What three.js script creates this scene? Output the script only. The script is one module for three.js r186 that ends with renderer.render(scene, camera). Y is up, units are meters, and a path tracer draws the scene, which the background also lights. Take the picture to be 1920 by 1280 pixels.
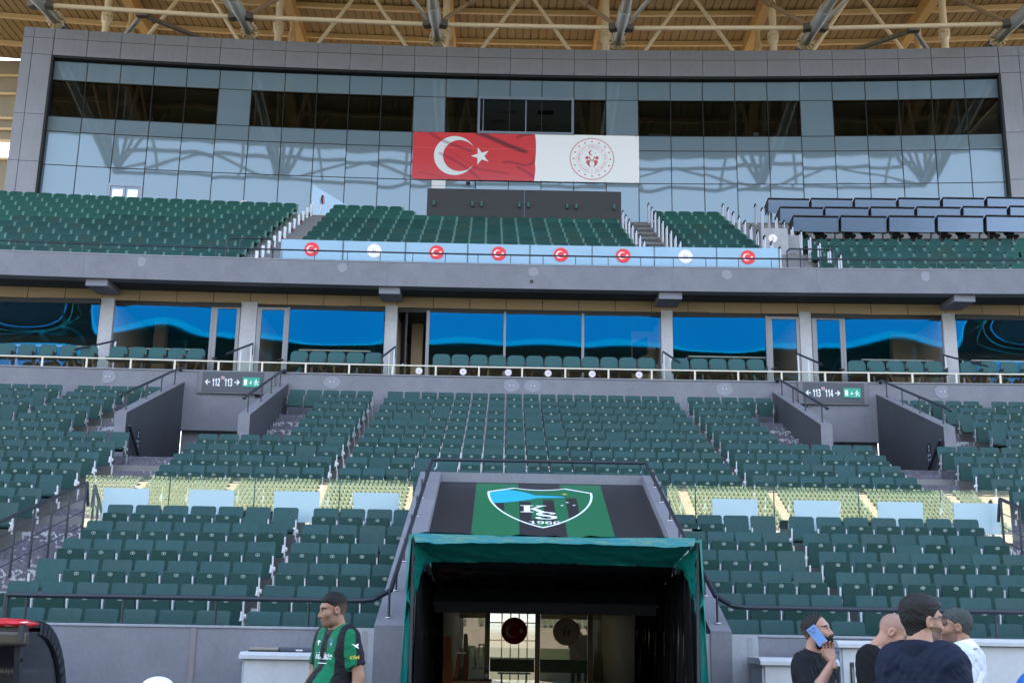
import * as THREE from 'three';
import { mergeGeometries, mergeVertices, toCreasedNormals } from 'three/addons/utils/BufferGeometryUtils.js';
import { RoundedBoxGeometry } from 'three/addons/geometries/RoundedBoxGeometry.js';

// ---------- camera, sky, sun, exposure ----------
const scene = new THREE.Scene();
const camera = new THREE.PerspectiveCamera(32.4, 1920 / 1280, 0.1, 900);
camera.position.set(0, 1.6, 0);
camera.rotation.order = 'YXZ';
camera.rotation.set(0.24005, -0.00432, 0.01703);
const sunDir = new THREE.Vector3(-0.25, 0.6, -0.77).normalize();
{
  const W = 512, H = 256, d = new Float32Array(W * H * 4), v = new THREE.Vector3();
  const mix = (a, b, t) => a + (b - a) * t, sm = (a, b, x) => { x = Math.min(1, Math.max(0, (x - a) / (b - a))); return x * x * (3 - 2 * x); };
  for (let j = 0; j < H; j++) for (let i = 0; i < W; i++) {
    const el = ((j + 0.5) / H - 0.5) * Math.PI, az = ((i + 0.5) / W - 0.5) * 2 * Math.PI;
    v.set(Math.cos(el) * Math.cos(az), Math.sin(el), Math.cos(el) * Math.sin(az));
    const up = Math.max(0, v.y), t = Math.pow(up, 0.55), g = Math.max(0, v.dot(sunDir));
    let c = [mix(0.9, 0.25, t), mix(0.98, 0.37, t), mix(1.05, 0.6, t)];
    const glow = 0.35 * Math.pow(g, 8) + 0.9 * Math.pow(g, 60);
    c = [c[0] + glow, c[1] + glow * 0.95, c[2] + glow * 0.85];
    if (v.y < 0) { const k = sm(0, -0.12, v.y); c = [mix(c[0], 0.12, k), mix(c[1], 0.12, k), mix(c[2], 0.1, k)]; }
    d.set([c[0], c[1], c[2], 1], (j * W + i) * 4);
  }
  const sky = new THREE.DataTexture(d, W, H, THREE.RGBAFormat, THREE.FloatType);
  sky.mapping = THREE.EquirectangularReflectionMapping; sky.magFilter = sky.minFilter = THREE.LinearFilter; sky.needsUpdate = true;
  scene.background = sky; scene.environment = sky;
}
const sun = new THREE.DirectionalLight(new THREE.Color(1, 0.88, 0.7), 5);
sun.position.copy(sunDir).multiplyScalar(150); sun.target.position.set(0, 5, 0);
sun.castShadow = true; sun.shadow.mapSize.set(2048, 2048);
Object.assign(sun.shadow.camera, { left: -90, right: 90, top: 90, bottom: -90, near: 10, far: 400 });
scene.add(sun, sun.target);
const renderer = new THREE.WebGLRenderer({ antialias: true });
renderer.toneMapping = THREE.LinearToneMapping;
renderer.toneMappingExposure = 4.3;
renderer.shadowMap.enabled = true;

// ---------- helpers ----------
let seed = 7; const rnd = () => { seed |= 0; seed = seed + 0x6D2B79F5 | 0; let t = Math.imul(seed ^ seed >>> 15, 1 | seed); t = t + Math.imul(t ^ t >>> 7, 61 | t) ^ t; return ((t ^ t >>> 14) >>> 0) / 4294967296; };
const used = {};
const num = (n) => { const k = used[n] = (used[n] ?? -1) + 1; return k ? `${n}_${String(k).padStart(3, '0')}` : n; };
const tag = (o, label, category, group) => { o.userData = { label, category }; if (group) o.userData.group = group; return o; };
const thing = (name, label, category, group, p = [0, 0, 0], ry = 0) => { const o = new THREE.Group(); o.name = num(name); o.position.set(...p); o.rotation.y = ry; scene.add(o); return tag(o, label, category, group); };
const mesh = (name, g, m, parent = scene) => { const o = new THREE.Mesh(Array.isArray(g) ? mg(g) : g, m); o.name = parent === scene ? num(name) : name; o.castShadow = o.receiveShadow = true; parent.add(o); return o; };
const struct = (name, g, m) => { const o = mesh(name, g, m); o.userData = { kind: 'structure' }; return o; };
const structGroup = (name) => { const o = new THREE.Group(); o.name = num(name); scene.add(o); o.userData = { kind: 'structure' }; return o; };
function mg(list) {
  list = list.map(g => { g = g.index ? g.toNonIndexed() : g; for (const k of Object.keys(g.attributes)) if (!['position', 'normal', 'uv', 'color'].includes(k)) g.deleteAttribute(k); return g; });
  const col = list.some(g => g.attributes.color);
  for (const g of list) {
    if (!g.attributes.uv) g.setAttribute('uv', new THREE.BufferAttribute(new Float32Array(g.attributes.position.count * 2), 2));
    if (col && !g.attributes.color) g.setAttribute('color', new THREE.BufferAttribute(new Float32Array(g.attributes.position.count * 3).fill(1), 3));
  }
  return list.length === 1 ? list[0] : mergeGeometries(list);
}
const M4 = (p, r = [0, 0, 0], s = [1, 1, 1]) => new THREE.Matrix4().compose(new THREE.Vector3(...p), new THREE.Quaternion().setFromEuler(new THREE.Euler(...r, 'YXZ')), new THREE.Vector3(...s));
const put = (g, p, r, s) => g.clone().applyMatrix4(M4(p, r, s));
function box(w, h, d, p = [0, 0, 0], r, bev = 0) {                     // uv in metres
  const g = bev ? new RoundedBoxGeometry(w, h, d, 1, bev) : new THREE.BoxGeometry(w, h, d);
  const P = g.attributes.position, N = g.attributes.normal, U = g.attributes.uv;
  for (let i = 0; i < P.count; i++) {
    const ax = Math.abs(N.getX(i)), ay = Math.abs(N.getY(i)), az = Math.abs(N.getZ(i));
    if (ay > ax && ay > az) U.setXY(i, P.getX(i) + p[0], P.getZ(i) + p[2]); else if (ax > az) U.setXY(i, P.getZ(i) + p[2], P.getY(i) + p[1]); else U.setXY(i, P.getX(i) + p[0], P.getY(i) + p[1]);
  }
  return g.applyMatrix4(M4(p, r));
}
const bx = (x0, x1, y0, y1, z0, z1, bev) => box(x1 - x0, y1 - y0, z1 - z0, [(x0 + x1) / 2, (y0 + y1) / 2, (z0 + z1) / 2], undefined, bev);
function rod(a, b, r, seg = 8, r2 = r) {
  const A = new THREE.Vector3(...a), B = new THREE.Vector3(...b), L = A.distanceTo(B);
  return new THREE.CylinderGeometry(r2, r, L, seg).applyQuaternion(new THREE.Quaternion().setFromUnitVectors(new THREE.Vector3(0, 1, 0), B.clone().sub(A).normalize())).translate(...A.add(B).multiplyScalar(0.5).toArray());
}
const pipe = (pts, r, seg = 8) => { const l = []; for (let i = 0; i + 1 < pts.length; i++) { l.push(rod(pts[i], pts[i + 1], r, seg)); if (i) l.push(new THREE.SphereGeometry(r * 1.01, seg, 6).translate(...pts[i])); } return mg(l); };
// curve of the stand: radius of each ring in plan
const IR = (z) => { const d = -z; return d < 32.4 ? 0.0013 : d < 33.2 ? 0.0013 + (d - 32.4) / 0.8 * 0.0022 : Math.min(0.00474, 0.0035 + (d - 33.2) / 15.8 * 0.00124); };
const bz = (x, z, ir = IR(z)) => z + (x - 0.7) ** 2 / 2 * ir;
// closed profile [[z,y]...] swept along x following the curve; flat shaded, uv in metres
function sweep(prof, x0, x1, n, ir) {
  const pos = [], uv = [], P = prof.length; let acc = [0];
  for (let i = 0; i < P; i++) acc.push(acc[i] + Math.hypot(prof[(i + 1) % P][0] - prof[i][0], prof[(i + 1) % P][1] - prof[i][1]));
  const pt = (x, q) => [x, q[1], bz(x, q[0], ir)];
  for (let s = 0; s < n; s++) {
    const xa = x0 + (x1 - x0) * s / n, xb = x0 + (x1 - x0) * (s + 1) / n;
    for (let i = 0; i < P; i++) {
      const a = prof[i], b = prof[(i + 1) % P], A = pt(xa, a), B = pt(xa, b), C = pt(xb, b), D = pt(xb, a);
      pos.push(...A, ...B, ...C, ...A, ...C, ...D); const u0 = acc[i], u1 = acc[i + 1];
      uv.push(xa, u0, xa, u1, xb, u1, xa, u0, xb, u1, xb, u0);
    }
  }
  const tri = THREE.ShapeUtils.triangulateShape(prof.map(q => new THREE.Vector2(q[0], q[1])), []);
  for (const [x, f] of [[x0, 1], [x1, -1]]) for (const t of tri) for (const k of f > 0 ? t : [t[0], t[2], t[1]]) { pos.push(...pt(x, prof[k])); uv.push(prof[k][0], prof[k][1]); }
  const g = new THREE.BufferGeometry();
  g.setAttribute('position', new THREE.Float32BufferAttribute(pos, 3)); g.setAttribute('uv', new THREE.Float32BufferAttribute(uv, 2));
  g.computeVertexNormals(); return g;
}
const ring = (y0, y1, z0, z1, x0, x1, n = 12, ir) => sweep([[z0, y0], [z1, y0], [z1, y1], [z0, y1]], x0, x1, n, ir);   // z0 < z1
// a solid between four corner points given as a roof-like quad, with thickness t downwards along n
function slab(a, b, c, d, t) {
  const A = [a, b, c, d].map(p => new THREE.Vector3(...p)), n = new THREE.Vector3().crossVectors(A[1].clone().sub(A[0]), A[3].clone().sub(A[0])).normalize().multiplyScalar(-t);
  const Bt = A.map(p => p.clone().add(n)), pos = [], uv = [];
  const q = (p, u) => { for (const k of [0, 1, 2, 0, 2, 3]) { pos.push(...p[k].toArray()); uv.push(...u[k]); } };
  const w = A[0].distanceTo(A[1]), h = A[0].distanceTo(A[3]);
  q(A, [[0, 0], [1, 0], [1, 1], [0, 1]]); q([Bt[3], Bt[2], Bt[1], Bt[0]], [[0, 0], [1, 0], [1, 1], [0, 1]]);
  for (let i = 0; i < 4; i++) { const j = (i + 1) % 4; q([A[j], A[i], Bt[i], Bt[j]], [[0, 0], [1, 0], [1, 1], [0, 1]]); }
  const g = new THREE.BufferGeometry(); g.setAttribute('position', new THREE.Float32BufferAttribute(pos, 3)); g.setAttribute('uv', new THREE.Float32BufferAttribute(uv, 2)); g.computeVertexNormals(); return g;
}
function rrect(w, h, r, depth, bev, rTop = r, seg = 3) {             // rounded plate in xy, centred, front face towards +z
  const s = new THREE.Shape(), x = w / 2 - bev, y = h / 2 - bev;
  s.moveTo(-x + r, -y); s.lineTo(x - r, -y); s.absarc(x - r, -y + r, r, -Math.PI / 2, 0); s.lineTo(x, y - rTop); s.absarc(x - rTop, y - rTop, rTop, 0, Math.PI / 2); s.lineTo(-x + rTop, y); s.absarc(-x + rTop, y - rTop, rTop, Math.PI / 2, Math.PI); s.lineTo(-x, -y + r); s.absarc(-x + r, -y + r, r, Math.PI, 1.5 * Math.PI);
  return new THREE.ExtrudeGeometry(s, { depth: depth - 2 * bev, bevelEnabled: bev > 0, bevelSize: bev, bevelThickness: bev, bevelSegments: 1, curveSegments: seg }).translate(0, 0, -depth / 2 + bev);
}
// ---------- textures ----------
function vnoise(n, s) { const o = seed; seed = s; const a = new Float32Array(n * n).map(() => rnd()); seed = o; return (x, y) => { x *= n; y *= n; const i = Math.floor(x), j = Math.floor(y), f = x - i, g = y - j, u = f * f * (3 - 2 * f), w = g * g * (3 - 2 * g), at = (p, q) => a[((q % n) + n) % n * n + ((p % n) + n) % n]; return (at(i, j) * (1 - u) + at(i + 1, j) * u) * (1 - w) + (at(i, j + 1) * (1 - u) + at(i + 1, j + 1) * u) * w; }; }
function noiseTex(s, fn, rep = 1, srgb = true, size = 512) {
  const N = [4, 8, 16, 32, 64, 128].map((n, i) => vnoise(n, s * 17 + i)), d = new Uint8Array(size * size * 4);
  for (let j = 0; j < size; j++) for (let i = 0; i < size; i++) { const x = i / size, y = j / size, c = fn(N, x, y); d.set([c[0] * 255, c[1] * 255, c[2] * 255, 255].map(v => Math.max(0, Math.min(255, v))), (j * size + i) * 4); }
  const t = new THREE.DataTexture(d, size, size); t.wrapS = t.wrapT = THREE.RepeatWrapping; t.magFilter = THREE.LinearFilter; t.minFilter = THREE.LinearMipmapLinearFilter; t.generateMipmaps = true;
  if (srgb) t.colorSpace = THREE.SRGBColorSpace; t.repeat.set(rep, rep); t.needsUpdate = true; return t;
}
const grey = (v) => [v, v, v];
const T = {
  concrete: noiseTex(1, (N, x, y) => grey(0.87 + 0.06 * (N[0](x, y) - 0.5) + 0.05 * (N[2](x, y) - 0.5) + 0.05 * (N[5](x, y) - 0.5) - (N[3](x, y) > 0.9 ? 0.025 : 0)), 0.25),
  streak: noiseTex(2, (N, x, y) => grey(0.88 + 0.03 * (N[4](x, y * 0.13) - 0.5) + 0.04 * (N[1](x, y) - 0.5) + 0.03 * (N[5](x, y) - 0.5)), 0.2),
  plastic: noiseTex(3, (N, x, y) => grey(0.92 + 0.05 * (N[2](x, y) - 0.5) + 0.04 * (N[5](x, y) - 0.5)), 1),
  fabric: noiseTex(4, (N, x, y) => grey(0.86 + 0.14 * (N[5](x, y) - 0.5) + 0.1 * (N[2](x, y) - 0.5)), 2),
  steps: noiseTex(5, (N, x, y) => { const m = N[3](x, y) * 0.5 + N[4](x, y) * 0.35 + N[5](x, y) * 0.25 + 0.25 * (N[1](x, y) - 0.5); return m > 0.8 ? [0.82, 0.82, 0.84] : grey(0.5 + 0.1 * (N[4](x, y) - 0.5)).map((v, i) => v * [1, 0.98, 1.06][i]); }, 0.4),
  chips: noiseTex(9, (N, x, y) => { const m = N[3](x, y) * 0.5 + N[4](x, y) * 0.4 + N[5](x, y) * 0.2 + 0.3 * (N[2](x, y) - 0.5); return m > 0.56 ? [0.86, 0.86, 0.87] : [0.46, 0.45, 0.5]; }, 0.6),
  grass: noiseTex(6, (N, x, y) => grey(0.75 + 0.3 * (N[5](x, y) - 0.5) + 0.1 * (N[1](x, y) - 0.5)), 0.1),
  faded: noiseTex(8, (N, x, y) => { const m = Math.max(0, Math.min(1, (N[1](x, y) * 0.5 + N[3](x, y) * 0.6 + N[4](x, y) * 0.2 - 0.66) * 7)); return [0.1 + 0.32 * m, 0.5 + 0.06 * m, 0.53 - 0.1 * m]; }, 1),
};
const std = (c, rough = 0.7, o = {}) => { const m = new THREE.MeshStandardMaterial({ roughness: rough, ...o }); if (Array.isArray(c)) m.color.setRGB(...c); else m.color.set(c); return m; };
const phys = (c, rough, o = {}) => { const m = new THREE.MeshPhysicalMaterial({ roughness: rough, ...o }); if (Array.isArray(c)) m.color.setRGB(...c); return m; };
const glass = (c, o = {}) => phys(c, 0, { transmission: 1, thickness: 0, ior: 1.5, ...o });
const mat = {
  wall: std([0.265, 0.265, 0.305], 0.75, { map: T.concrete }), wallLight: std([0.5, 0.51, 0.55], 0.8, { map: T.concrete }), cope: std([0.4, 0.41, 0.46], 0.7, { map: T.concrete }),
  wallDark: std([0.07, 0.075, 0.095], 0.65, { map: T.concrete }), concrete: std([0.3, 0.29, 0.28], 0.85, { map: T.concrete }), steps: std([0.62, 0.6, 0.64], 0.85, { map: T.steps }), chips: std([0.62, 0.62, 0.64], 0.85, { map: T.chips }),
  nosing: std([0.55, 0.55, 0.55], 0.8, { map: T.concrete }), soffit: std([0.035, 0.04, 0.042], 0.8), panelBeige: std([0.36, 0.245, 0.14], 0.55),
  seat: phys([0.026, 0.082, 0.085], 0.5, { map: T.plastic, specularIntensity: 0.45 }), seatPan: phys([0.027, 0.078, 0.073], 0.55, { map: T.plastic, specularIntensity: 0.35 }), white: std([0.72, 0.72, 0.74], 0.45), rail: std([0.03, 0.036, 0.05], 0.4, { metalness: 0.3 }),
  steel: std([0.3, 0.31, 0.34], 0.3, { metalness: 0.85 }), alu: std([0.2, 0.2, 0.215], 0.4, { metalness: 0.6 }), black: std([0.012, 0.012, 0.014], 0.5), dark: std([0.03, 0.03, 0.034], 0.6),
  cladding: phys([0.32, 0.32, 0.355], 0.38, { map: T.streak, metalness: 0.25 }), gap: std([0.01, 0.011, 0.014], 0.7),
};

// ---------- ground ----------
struct('ground', new THREE.PlaneGeometry(900, 900).rotateX(-Math.PI / 2).translate(0, -0.02, 60), std([0.16, 0.155, 0.14], 0.95, { map: T.concrete }));
{ const g = new THREE.PlaneGeometry(112, 68).rotateX(-Math.PI / 2).translate(0, 0, 29), P = g.attributes.position; for (let i = 0; i < 4; i++) g.attributes.uv.setXY(i, P.getX(i), P.getZ(i)); struct('pitch', g, std([0.06, 0.13, 0.03], 0.95, { map: T.grass })); }
struct('touchline_strip', bx(-56, 56, 0.004, 0.012, -14.8, -5, 0), std([0.09, 0.09, 0.095], 0.9, { map: T.concrete }));

// ---------- lower tier ----------
const LT = (k) => 8.0086 - 0.3736 * k + 0.00041 * k * k, LZ = (k) => -(32.31 - 0.987 * k);   // seat-back top and plane of row k (0 = top row)
const LF = (k) => LT(k) - 0.85;
const mir = (x) => 1.4 - x;
{
  const st = structGroup('lower_terrace');
  const span = (k) => k <= 5 ? [[-24, -9.45], [-6.18, 7.58], [10.85, 25]] : k >= 11 ? [[-24, -1.56], [2.83, 25]] : [[-24, 25]];
  for (let k = 0; k <= 17; k++) for (const [a, b] of span(k)) mesh('terrace_step', ring(LF(k) - 0.62, LF(k), LZ(k) - 0.25, k === 17 ? -15.06 : LZ(k) + 0.745, a, b, 8), mat.concrete, st);
  // stair blocks, two steps to a row, in the aisles
  const aisle = (k, a, b, m = mat.steps) => { const z = LZ(k) - 0.25, d = LT(k - 1) - LT(k); mesh('stair_step', ring(LF(k) + 0.002, LF(k) + d / 2, z + 0.003, z + 0.47, a, b, 2), m, st); };
  for (let k = 1; k <= 17; k++) {
    for (const f of [(x) => x, mir]) {
      const R = (a, b, m) => { const p = f(a), q = f(b); aisle(k, Math.min(p, q), Math.max(p, q), m); };
      R(-3.6, -3.36, mat.nosing);
      if (k <= 5) { R(-10.38, -9.5); R(-6.15, -5.12); } else R(-8.36, -6.96);
      R(-12.25, -11.98, mat.nosing);
    }
  }
  // painted tread strips of the wider aisles, worn to the concrete
  for (let k = 0; k <= 17; k++) for (const f of [(x) => x, mir]) {
    for (const [a, b] of k <= 5 ? [[-10.38, -9.5], [-6.15, -5.12]] : [[-8.36, -6.96]]) { const p = f(a), q = f(b), x0 = Math.min(p, q), x1 = Math.max(p, q); if (k === 17) continue; mesh('tread_paint', ring(LF(k) + 0.001, LF(k) + 0.006, LZ(k) + 0.23, LZ(k) + 0.748, x0, x1, 2), mat.steps, st); mesh('riser_paint', ring(LF(k) - 0.19, LF(k) + 0.004, LZ(k) + 0.746, LZ(k) + 0.75, x0, x1, 2), k % 3 ? mat.chips : mat.steps, st); }
  }
}
// front wall towards the pitch
for (const [n, a, b, c] of [['left', -24, -2.0, -1.56], ['right', 3.16, 25, 2.83]]) {
  const w = thing('pitch_wall', `grey painted concrete wall along the pitch, ${n === 'left' ? 'left' : 'right'} of the players tunnel`, 'wall');
  mesh('wall_face', bx(a, b, -0.02, 1.55, -15.05, -14.9), mat.wall, w);
  mesh('coping', bx(a, b, 1.552, 1.585, -15.06, -14.885, 0.008), mat.cope, w);
  mesh('bare_end', n === 'left' ? bx(-2.0, -1.2, -0.02, 1.585, -15.06, -14.892) : bx(2.52, 3.16, -0.02, 1.585, -15.06, -14.892), mat.wallLight, w);
  for (let i = 0; i < 2; i++) { const x = n === 'left' ? [-3.82, -1.72][i] : [2.74, 3.02][i]; mesh('stain', bx(x, x + 0.07, 0.2, 1.548, -14.8995 + 0.008, -14.889), std([[0.28, 0.25, 0.26], [0.43, 0.42, 0.44]][n === 'left' ? i : 1], 0.9, { map: T.streak }), w); }
}
// ---------- seat models ----------
function backGeo(w, h, tilt, t = 0.035) {                               // lightly dished tip-up backrest
  const g = rrect(w, h, 0.035, t, 0.008, 0.04), P = g.attributes.position;
  for (let i = 0; i < P.count; i++) { const x = P.getX(i), y = P.getY(i), k = x / (w / 2); P.setXYZ(i, x * (1 + 0.03 * y / h), y - 0.008 * (1 - k * k) * (y > 0 ? 1 : 0), P.getZ(i) - 0.018 * (1 - k * k)); }
  g.computeVertexNormals(); return g.rotateX(tilt);
}
const SG = {
  back: toCreasedNormals(backGeo(0.425, 0.47, -0.2).translate(0, 0.615, 0.05), 0.6),
  pan: toCreasedNormals(rrect(0.39, 0.4, 0.02, 0.055, 0.008).rotateX(0.13).translate(0, 0.478, 0.27), 0.6),
  panDown: toCreasedNormals(rrect(0.415, 0.4, 0.03, 0.055, 0.01).rotateX(-1.45).translate(0, 0.43, 0.3), 0.6),
  panHalf: toCreasedNormals(rrect(0.415, 0.4, 0.03, 0.055, 0.01).rotateX(-0.45).translate(0, 0.47, 0.3), 0.6),
  bracket: mg([box(0.018, 0.33, 0.05, [0.226, 0.45, 0.25], [0.13, 0, 0], 0.005), box(0.02, 0.34, 0.05, [0.232, 0.15, 0.12], [0.12, 0, 0]), rod([0.19, 0.42, 0.22], [0.26, 0.42, 0.22], 0.035, 8), box(0.035, 0.13, 0.05, [0.2, 0.42, 0.26], [0, 0, 0], 0.008)]),
  bracketL: mg([box(0.018, 0.33, 0.05, [-0.226, 0.45, 0.25], [0.13, 0, 0], 0.005), box(0.02, 0.34, 0.05, [-0.232, 0.15, 0.12], [0.12, 0, 0]), rod([-0.26, 0.42, 0.22], [-0.19, 0.42, 0.22], 0.035, 8)]),
};
let numTex; {
  const c = document.createElement('canvas'); c.width = 1024; c.height = 512; const x = c.getContext('2d'); x.fillStyle = '#28504d'; x.fillRect(0, 0, 1024, 512); x.textAlign = 'center'; x.textBaseline = 'middle';
  for (let n = 1; n <= 28; n++) { const cx = ((n - 1) % 7) * 146 + 73, cy = Math.floor((n - 1) / 7) * 128 + 64; x.strokeStyle = x.fillStyle = '#d8e0de'; x.lineWidth = 8; x.beginPath(); x.ellipse(cx, cy, 58, 46, 0, 0, 7); x.stroke(); x.font = 'bold 58px sans-serif'; x.fillText(String(n), cx, cy + 3); }
  numTex = new THREE.CanvasTexture(c); numTex.colorSpace = THREE.SRGBColorSpace;
}
const numMat = std([1, 1, 1], 0.5, { map: numTex });
const numGeo = Array.from({ length: 29 }, (_, n) => { if (!n) return null; const g = new THREE.CylinderGeometry(0.033, 0.033, 0.004, 14).rotateX(Math.PI / 2), P = g.attributes.position, cx = (((n - 1) % 7) * 146 + 73) / 1024, cy = 1 - (Math.floor((n - 1) / 7) * 128 + 64) / 512; for (let i = 0; i < P.count; i++) g.attributes.uv.setXY(i, cx + P.getX(i) / 0.033 * 62 / 1024, cy + P.getY(i) / 0.033 * 52 / 512); return g.scale(1, 0.72, 1).rotateX(0.13).translate(0, 0.622, 0.318); });
const numGeoHalf = numGeo.map(g => g && g.clone().translate(0, -0.622, -0.318).rotateX(-0.58).translate(0, 0.6, 0.235));
const colored = (g, c) => { g = g.index ? g.toNonIndexed() : g.clone(); const a = new Float32Array(g.attributes.position.count * 3); for (let i = 0; i < a.length; i += 3) a.set(c, i); g.setAttribute('color', new THREE.BufferAttribute(a, 3)); return g; };
const SC = { back: [0.026, 0.082, 0.085], pan: [0.027, 0.078, 0.073], white: [0.4, 0.4, 0.42] };
const ord = (n) => n + (n % 100 > 10 && n % 100 < 14 ? 'th' : ['th', 'st', 'nd', 'rd'][n % 10] || 'th');
const seatTints = [mat.seat, mat.seat.clone(), mat.seat.clone(), mat.seat.clone()]; seatTints[1].color.setRGB(0.028, 0.088, 0.092); seatTints[2].color.setRGB(0.023, 0.074, 0.077); seatTints[3].color.setRGB(0.031, 0.084, 0.083);
const panTints = [mat.seatPan, mat.seatPan.clone(), mat.seatPan.clone()]; panTints[1].color.setRGB(0.029, 0.083, 0.079); panTints[2].color.setRGB(0.023, 0.069, 0.062);
{
  // block: rows k0..k1, left and right edge at the first and the last row, seats, number of the first seat
  const blocks = [
    ['C', 0, 9, -3.335, -3.32, 4.735, 4.715, 17, 3, 'block above the tunnel'],
    ['L', 0, 0, -6.07, -6.07, -3.7, -3.7, 5, 1, 'between left stair mouth and tunnel'], ['L', 1, 5, -5.07, -5.03, -3.69, -3.63, 3, 5, 'between left stair mouth and tunnel'], ['L', 6, 10, -6.955, -6.89, -3.615, -3.57, 7, 1, 'between left stair mouth and tunnel'],
    ['L2', 12, 17, -6.85, -6.79, -3.53, -3.465, 7, 1, 'between left handrail and tunnel aisle'], ['CL', 10, 10, -3.31, -3.31, -1.5, -1.5, 4, 8, 'touching the tunnel left wall'], ['CL', 12, 17, -3.305, -3.29, -1.46, -1.46, 4, 8, 'touching the tunnel left wall'],
    ['CR', 10, 10, 2.884, 2.884, 4.7, 4.7, 4, 12, 'touching the tunnel right wall'], ['CR', 12, 17, 2.87, 2.855, 4.71, 4.68, 4, 12, 'touching the tunnel right wall'],
    ['R', 0, 0, 5.05, 5.05, 7.45, 7.45, 5, 20, 'between tunnel and right stair mouth'], ['R', 1, 5, 5.045, 5.004, 6.45, 6.4, 3, 20, 'between tunnel and right stair mouth'], ['R', 6, 10, 4.99, 4.913, 8.34, 8.24, 7, 16, 'between tunnel and right stair mouth'],
    ['R2', 12, 17, 4.91, 4.815, 8.235, 8.155, 7, 16, 'between tunnel aisle and right handrail'],
    ['RB', 0, 0, 10.79, 10.79, 13.26, 13.26, 5, 1, 'beyond the right stair mouth'], ['RB', 1, 5, 11.777, 11.745, 13.2, 13.15, 3, 1, 'beyond the right stair mouth'], ['RB', 6, 13, 9.75, 9.6, 12.65, 12.45, 6, 1, 'beyond the right stair mouth'], ['RA', 0, 4, 13.55, 13.4, 15.95, 15.8, 5, 7, 'outermost right block'],
    ['LB', 0, 0, -11.963, -11.963, -9.62, -9.62, 5, 18, 'beyond the left stair mouth'], ['LB', 1, 5, -11.9, -11.85, -10.471, -10.43, 3, 18, 'beyond the left stair mouth'], ['LB', 6, 13, -11.39, -11.2, -8.45, -8.31, 6, 18, 'beyond the left stair mouth'], ['LA', 0, 5, -14.25, -14.1, -12.34, -12.22, 4, 10, 'outermost left block'],
  ];
  const all = [];
  for (const [b, k0, k1, l0, l1, r0, r1, n, first, where] of blocks) for (let k = k0; k <= k1; k++) {
    const t = k1 > k0 ? (k - k0) / (k1 - k0) : 0, l = l0 + (l1 - l0) * t, r = r0 + (r1 - r0) * t, p = (r - l) / n;
    for (let i = 0; i < n; i++) {
      const x = l + p * (i + 0.5), z = LZ(k), q = rnd(), key = `${b}${k}.${i}`;
      let state = q < 0.085 ? 'down' : q < 0.15 ? 'half' : 'up'; if (k >= 15) state = 'up';
      if (key === 'L20' ) state = 'up'; if (['L216.0', 'L215.0', 'L212.6', 'CL12.3'].includes(key) && key !== 'L216.0') state = 'down';
      if (key === 'L0.0' || key === 'L0.1') state = 'half';
      all.push({ b, k, i, n, x, z: bz(x, z), y: LF(k), no: first + i, where, state, last: i === n - 1, firstSeat: i === 0, d: Math.hypot(x, z), off: Math.abs(x / z) > 0.465 || (b === 'C' && k > 9) });
    }
  }
  const vis = all.filter(s => !s.off).sort((p, q) => p.d - q.d), near = new Set(vis.slice(0, 300)), far = [];
  const protos = {};
  for (const s of all) {
    if (!near.has(s)) { if (!s.off || Math.abs(s.x / s.z) < 0.5) far.push(s); continue; }
    const key = `${s.state}${s.no}${s.last}${s.firstSeat}`;
    let o;
    const name = num('folding_seat'), label = `green folding seat, ${ord(s.i + 1)} from left in ${ord(18 - s.k)} row up, ${s.where}`;
    if (protos[key]) { o = protos[key].clone(); o.traverse(c => { if (c.name === 'backrest') c.material = seatTints[Math.floor(rnd() * 4)]; if (c.name === 'seat_pan') c.material = panTints[Math.floor(rnd() * 3)]; }); } else {
      o = new THREE.Group();
      mesh('backrest', SG.back, seatTints[Math.floor(rnd() * 4)], o);
      const pan = mesh('seat_pan', s.state === 'up' ? SG.pan : s.state === 'half' ? SG.panHalf : SG.panDown, panTints[Math.floor(rnd() * 3)], o);
      if (s.state !== 'down') mesh('number_plate', (s.state === 'up' ? numGeo : numGeoHalf)[s.no], numMat, pan);
      mesh('bracket', SG.bracket, mat.white, o); if (s.firstSeat) mesh('bracket', SG.bracketL, mat.white, o);
      protos[key] = o;
    }
    o.name = name; tag(o, label, 'stadium seat', 'folding seats of the lower tier');
    o.position.set(s.x, s.y, s.z); o.rotation.set((rnd() - 0.5) * 0.02, -(s.x - 0.7) * 0.0013 + (rnd() - 0.5) * 0.02, (rnd() - 0.5) * 0.012); scene.add(o);
  }
  const parts = {};
  for (const st of ['up', 'half', 'down']) for (const f of [0, 1]) parts[st + f] = mg([colored(SG.back, SC.back), colored(st === 'up' ? SG.pan : st === 'half' ? SG.panHalf : SG.panDown, SC.pan), colored(SG.bracket, SC.white), ...(f ? [colored(SG.bracketL, SC.white)] : []), ...(st !== 'down' ? [colored(new THREE.CylinderGeometry(0.03, 0.03, 0.004, 8).rotateX(Math.PI / 2).scale(1, 0.8, 1).rotateX(st === 'up' ? 0.13 : -0.45).translate(0, st === 'up' ? 0.622 : 0.6, st === 'up' ? 0.318 : 0.235), [0.35, 0.42, 0.4])] : [])]);
  const m = mesh('folding_seat', far.map(s => put(parts[s.state + (s.firstSeat ? 1 : 0)], [s.x, s.y, s.z], [(rnd() - 0.5) * 0.02, -(s.x - 0.7) * 0.0013, 0])), phys([1, 1, 1], 0.5, { vertexColors: true, map: T.plastic, specularIntensity: 0.45 }));
  m.userData = { label: 'rows of green folding seats farther up the lower tier', category: 'stadium seats', kind: 'stuff' };
}
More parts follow.
